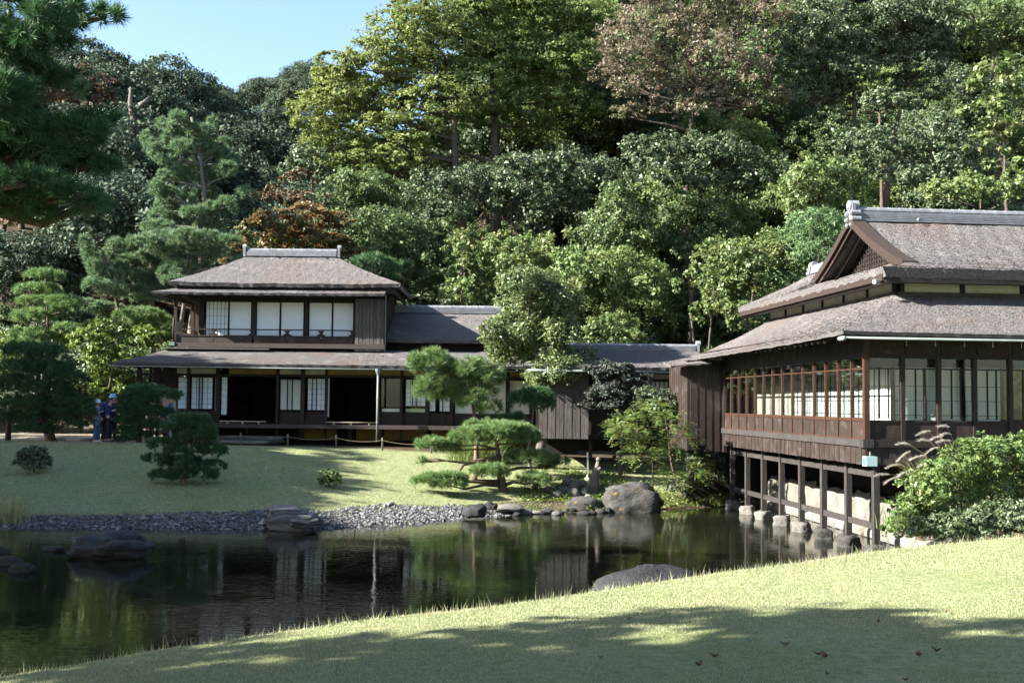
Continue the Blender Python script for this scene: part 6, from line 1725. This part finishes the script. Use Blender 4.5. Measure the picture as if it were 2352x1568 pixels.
# ------------------------------------------------------------------ visitors
SK = flat('skin', (.55, .36, .27), .6)
def skin_mesh(name, verts, edges, radii, mat, parent, root=0, sub=1):
    me_ = bpy.data.meshes.new(name)
    me_.from_pydata([tuple(v_) for v_ in verts], edges, [])
    o = link(name, me_, mat, parent)
    md = o.modifiers.new('Skin', 'SKIN')
    md.use_smooth_shade = True
    me_ = o.data
    if not me_.skin_vertices:
        pass
    for i, r in enumerate(radii):
        sv = me_.skin_vertices[0].data[i]
        sv.radius = r if hasattr(r, '__len__') else (r, r)
        sv.use_root = (i == root)
    sb_ = o.modifiers.new('Subdivision', 'SUBSURF'); sb_.levels = sub; sb_.render_levels = sub
    return o
def person(label, loc, h, rz, coat, legs, hat=None, hair=(.03, .02, .018), lean=0.0, long_coat=False, pack=None, arms='front', sleeve=None):
    """figure of height h, facing local -y; lean tips the upper body forward"""
    s = h / 1.7
    t = thing('person', label, 'person', loc, rz, local=True)
    def tp(x, y, z):
        if z > .95 and lean:
            dz, a_ = z - .95, lean
            y2 = y * math.cos(a_) - dz * math.sin(a_); z2 = .95 + dz * math.cos(a_) + y * math.sin(a_)
            return (x * s, y2 * s, z2 * s)
        return (x * s, y * s, z * s)
    if arms == 'front':
        el = [(.24, -.02, 1.14), (-.24, -.02, 1.14)]; ha = [(.12, -.26, 1.24), (-.12, -.26, 1.24)]
    else:
        el = [(.25, .02, 1.14), (-.25, .02, 1.14)]; ha = [(.26, -.08, .9), (-.26, -.08, .9)]
    Vv = [tp(0, 0, .95), tp(0, .01, 1.15), tp(0, 0, 1.38), tp(0, 0, 1.47), tp(0, -.01, 1.56), tp(0, -.015, 1.66), tp(0, -.09, 1.575)]
    Rr = [.14, .125, .13, .05, .088, .07, .02]
    E = [(0, 1), (1, 2), (2, 3), (3, 4), (4, 5), (4, 6)]
    for k, sg in enumerate((1, -1)):
        n0 = len(Vv)
        Vv += [tp(sg * .17, 0, 1.38), tp(*el[k]), tp(*ha[k])]
        Rr += [.06, .045, .032]
        E += [(2, n0), (n0, n0 + 1), (n0 + 1, n0 + 2)]
        hx, hy, hz = ha[k]
        dv = np.array(ha[k]) - np.array(el[k]); dv /= np.linalg.norm(dv)
        n1 = len(Vv)
        pl = np.array(ha[k]) + dv * .06
        Vv.append(tp(*pl)); Rr.append(.034); E.append((n0 + 2, n1))
        for q, (off, ln) in enumerate(((-.027, .07), (-.009, .08), (.009, .078), (.027, .06))):
            f_ = pl + dv * ln + np.array((off, 0, -.015))
            Vv.append(tp(*f_)); Rr.append(.009); E.append((n1, len(Vv) - 1))
        f_ = np.array(ha[k]) + dv * .05 + np.array((-sg * .05, 0, .02))
        Vv.append(tp(*f_)); Rr.append(.011); E.append((n0 + 2, len(Vv) - 1))
        n2 = len(Vv)
        Vv += [tp(sg * .09, 0, .88), tp(sg * .1, -.02, .5), tp(sg * .1, .02, .09), tp(sg * .11, -.12, .04)]
        Rr += [.085, .06, .042, .035]
        E += [(0, n2), (n2, n2 + 1), (n2 + 1, n2 + 2), (n2 + 2, n2 + 3)]
    skin_mesh('body', Vv, E, [r * s for r in Rr], SK, t, 0, 1)
    # trousers
    Vt = [tp(0, 0, .96)]; Rt = [.155]; Et = []
    for sg in (1, -1):
        n0 = len(Vt)
        Vt += [tp(sg * .09, 0, .86), tp(sg * .1, -.02, .5), tp(sg * .1, .02, .1)]
        Rt += [.105, .08, .07]
        Et += [(0, n0), (n0, n0 + 1), (n0 + 1, n0 + 2)]
    skin_mesh('trousers', Vt, Et, [r * s for r in Rt], legs, t, 0, 1)
    # jacket with sleeves
    Vt = [tp(0, 0, 1.12), tp(0, .0, 1.36), tp(0, 0, .92)]; Rt = [.165, .15, .17]; Et = [(0, 1), (0, 2)]
    if long_coat:
        Vt += [tp(0, .01, .62)]; Rt += [.21]; Et += [(2, 3)]
    for k, sg in enumerate((1, -1)):
        n0 = len(Vt)
        hh = np.array(el[k]) * .12 + np.array(ha[k]) * .88
        Vt += [tp(sg * .18, 0, 1.38), tp(*el[k]), tp(*hh)]
        Rt += [.078, .064, .052]
        Et += [(1, n0), (n0, n0 + 1), (n0 + 1, n0 + 2)]
    jk = skin_mesh('jacket', Vt, Et, [r * s for r in Rt], coat, t, 0, 1)
    for sg in (1, -1):
        bb = B()
        bb.tube([np.array(tp(sg * .105, .09, .035)), np.array(tp(sg * .105, .0, .06)), np.array(tp(sg * .11, -.1, .05)), np.array(tp(sg * .11, -.16, .03))], [.035 * s, .05 * s, .045 * s, .025 * s], 8)
        bb.obj('shoe', flat('shoe_%d' % len(bpy.data.objects), (.55, .55, .58) if long_coat else (.06, .055, .05)), t, smooth=True)
    hd = np.array(tp(0, .005, 1.585))
    # hair cap, open at the face
    bm = bmesh.new(); bmesh.ops.create_icosphere(bm, subdivisions=3, radius=1)
    for v_ in bm.verts:
        c_ = v_.co
        if c_.y < -.35 and c_.z < .35: c_ *= .86
        if c_.z < -.45: c_ *= .9
        v_.co = Vector((c_.x * .098 * s, c_.y * .112 * s, c_.z * .125 * s)) + Vector(hd) + Vector((0, .012 * s, .015 * s))
    me_ = bpy.data.meshes.new('hair'); bm.to_mesh(me_); bm.free(); me_.shade_smooth()
    link('hair', me_, flat('hair_%d' % len(bpy.data.objects), hair), t)
    for sg in (-1, 1):
        B().tube([hd + np.array((sg * .032 * s, -.098 * s, .0)), hd + np.array((sg * .032 * s, -.088 * s, 0))], [.008 * s, .01 * s], 8).obj('eye', flat('eye_%d%d' % (sg + 1, len(bpy.data.objects)), (.02, .015, .012)), t)
    if hat is not None:
        bb = B()
        c_ = hd + np.array((0, 0, .04 * s))
        rings = [(.165, -.02), (.17, -.012), (.118, .012), (.115, .06), (.1, .1), (.06, .125), (.012, .132)]
        bb.tube([c_ + np.array((0, 0, z * s)) for r, z in rings], [r * s for r, z in rings], 16)
        bb.obj('hat', hat, t, smooth=True)
    if pack is not None:
        bm = bmesh.new(); bmesh.ops.create_cube(bm, size=1)
        bmesh.ops.bevel(bm, geom=bm.edges[:], offset=.22, segments=3, affect='EDGES')
        bp = Vector(tp(0, .25, 1.2))
        for v_ in bm.verts:
            v_.co = Vector((v_.co.x * .3 * s, v_.co.y * .2 * s, v_.co.z * .44 * s)) + bp
        me_ = bpy.data.meshes.new('backpack'); bm.to_mesh(me_); bm.free(); me_.shade_smooth()
        o = link('backpack', me_, pack, t)
        bb = B()
        for sg in (1, -1):
            bb.tube([np.array(tp(sg * .11, .17, 1.32)), np.array(tp(sg * .12, .03, 1.5)), np.array(tp(sg * .12, -.15, 1.36)), np.array(tp(sg * .13, -.12, 1.12)), np.array(tp(sg * .12, .15, 1.05))], [.022 * s] * 5, 6)
        bb.obj('strap', pack, t)
    return t
def foot(u, Y):
    x = X(u, Y)
    return (x, Y, gz(x, Y))
person('person in a pale sun hat and long blue grey coat at the left path', foot(224, 40.6), 1.5, R(70), flat('coat_grey', (.16, .2, .28)), flat('jeans', (.08, .11, .2)), flat('hat_pale', (.62, .64, .68)), long_coat=True)
person('person in a navy jacket with a blue rucksack and brown hair', foot(252, 40.6), 1.56, R(75), flat('coat_navy', (.02, .03, .11)), flat('trouser_dark', (.022, .02, .03)), None, (.1, .055, .035), pack=flat('pack_navy', (.03, .045, .14)))
person('tall person in a blue and white cap behind the navy jacket', foot(259, 41.7), 1.72, R(40), flat('coat_dark', (.03, .035, .06)), flat('trouser_black', (.02, .02, .022)), flat('cap_blue', (.35, .5, .75)), pack=None)
person('smaller person in a dark blue cap between the other visitors', foot(241, 41.3), 1.42, R(80), flat('coat_blue', (.04, .05, .15)), flat('trouser_grey', (.05, .05, .06)), flat('cap_navy', (.05, .07, .2)))
person('bending person in a dark blue top half hidden behind the shaded pine', foot(392, 41.2), 1.65, R(-70), flat('coat_slate', (.05, .07, .13)), flat('trouser_pale', (.25, .26, .28)), flat('cap_grey', (.16, .18, .22)), lean=.75, pack=flat('pack_sky', (.06, .22, .55)))
for i, (u, Y_, r) in enumerate(((278, 40.9, 14), (140, 42.5, 18), (205, 42.0, 22), (355, 40.9, 20))):
    x = X(u, Y_); s = Y_ / FPX
    stone('path_stone', ['pale stone at the feet of the visitors', 'pale flat path stone behind the shaded pine', 'long pale path stone left of the visitors', 'pale flat stone between the dark pines'][i], (x, Y_, gz(x, Y_) + .02), (r * s, .2, .09), 'stone_pale', 200 + i, 0, None, 2, .15, 0, 'stone')
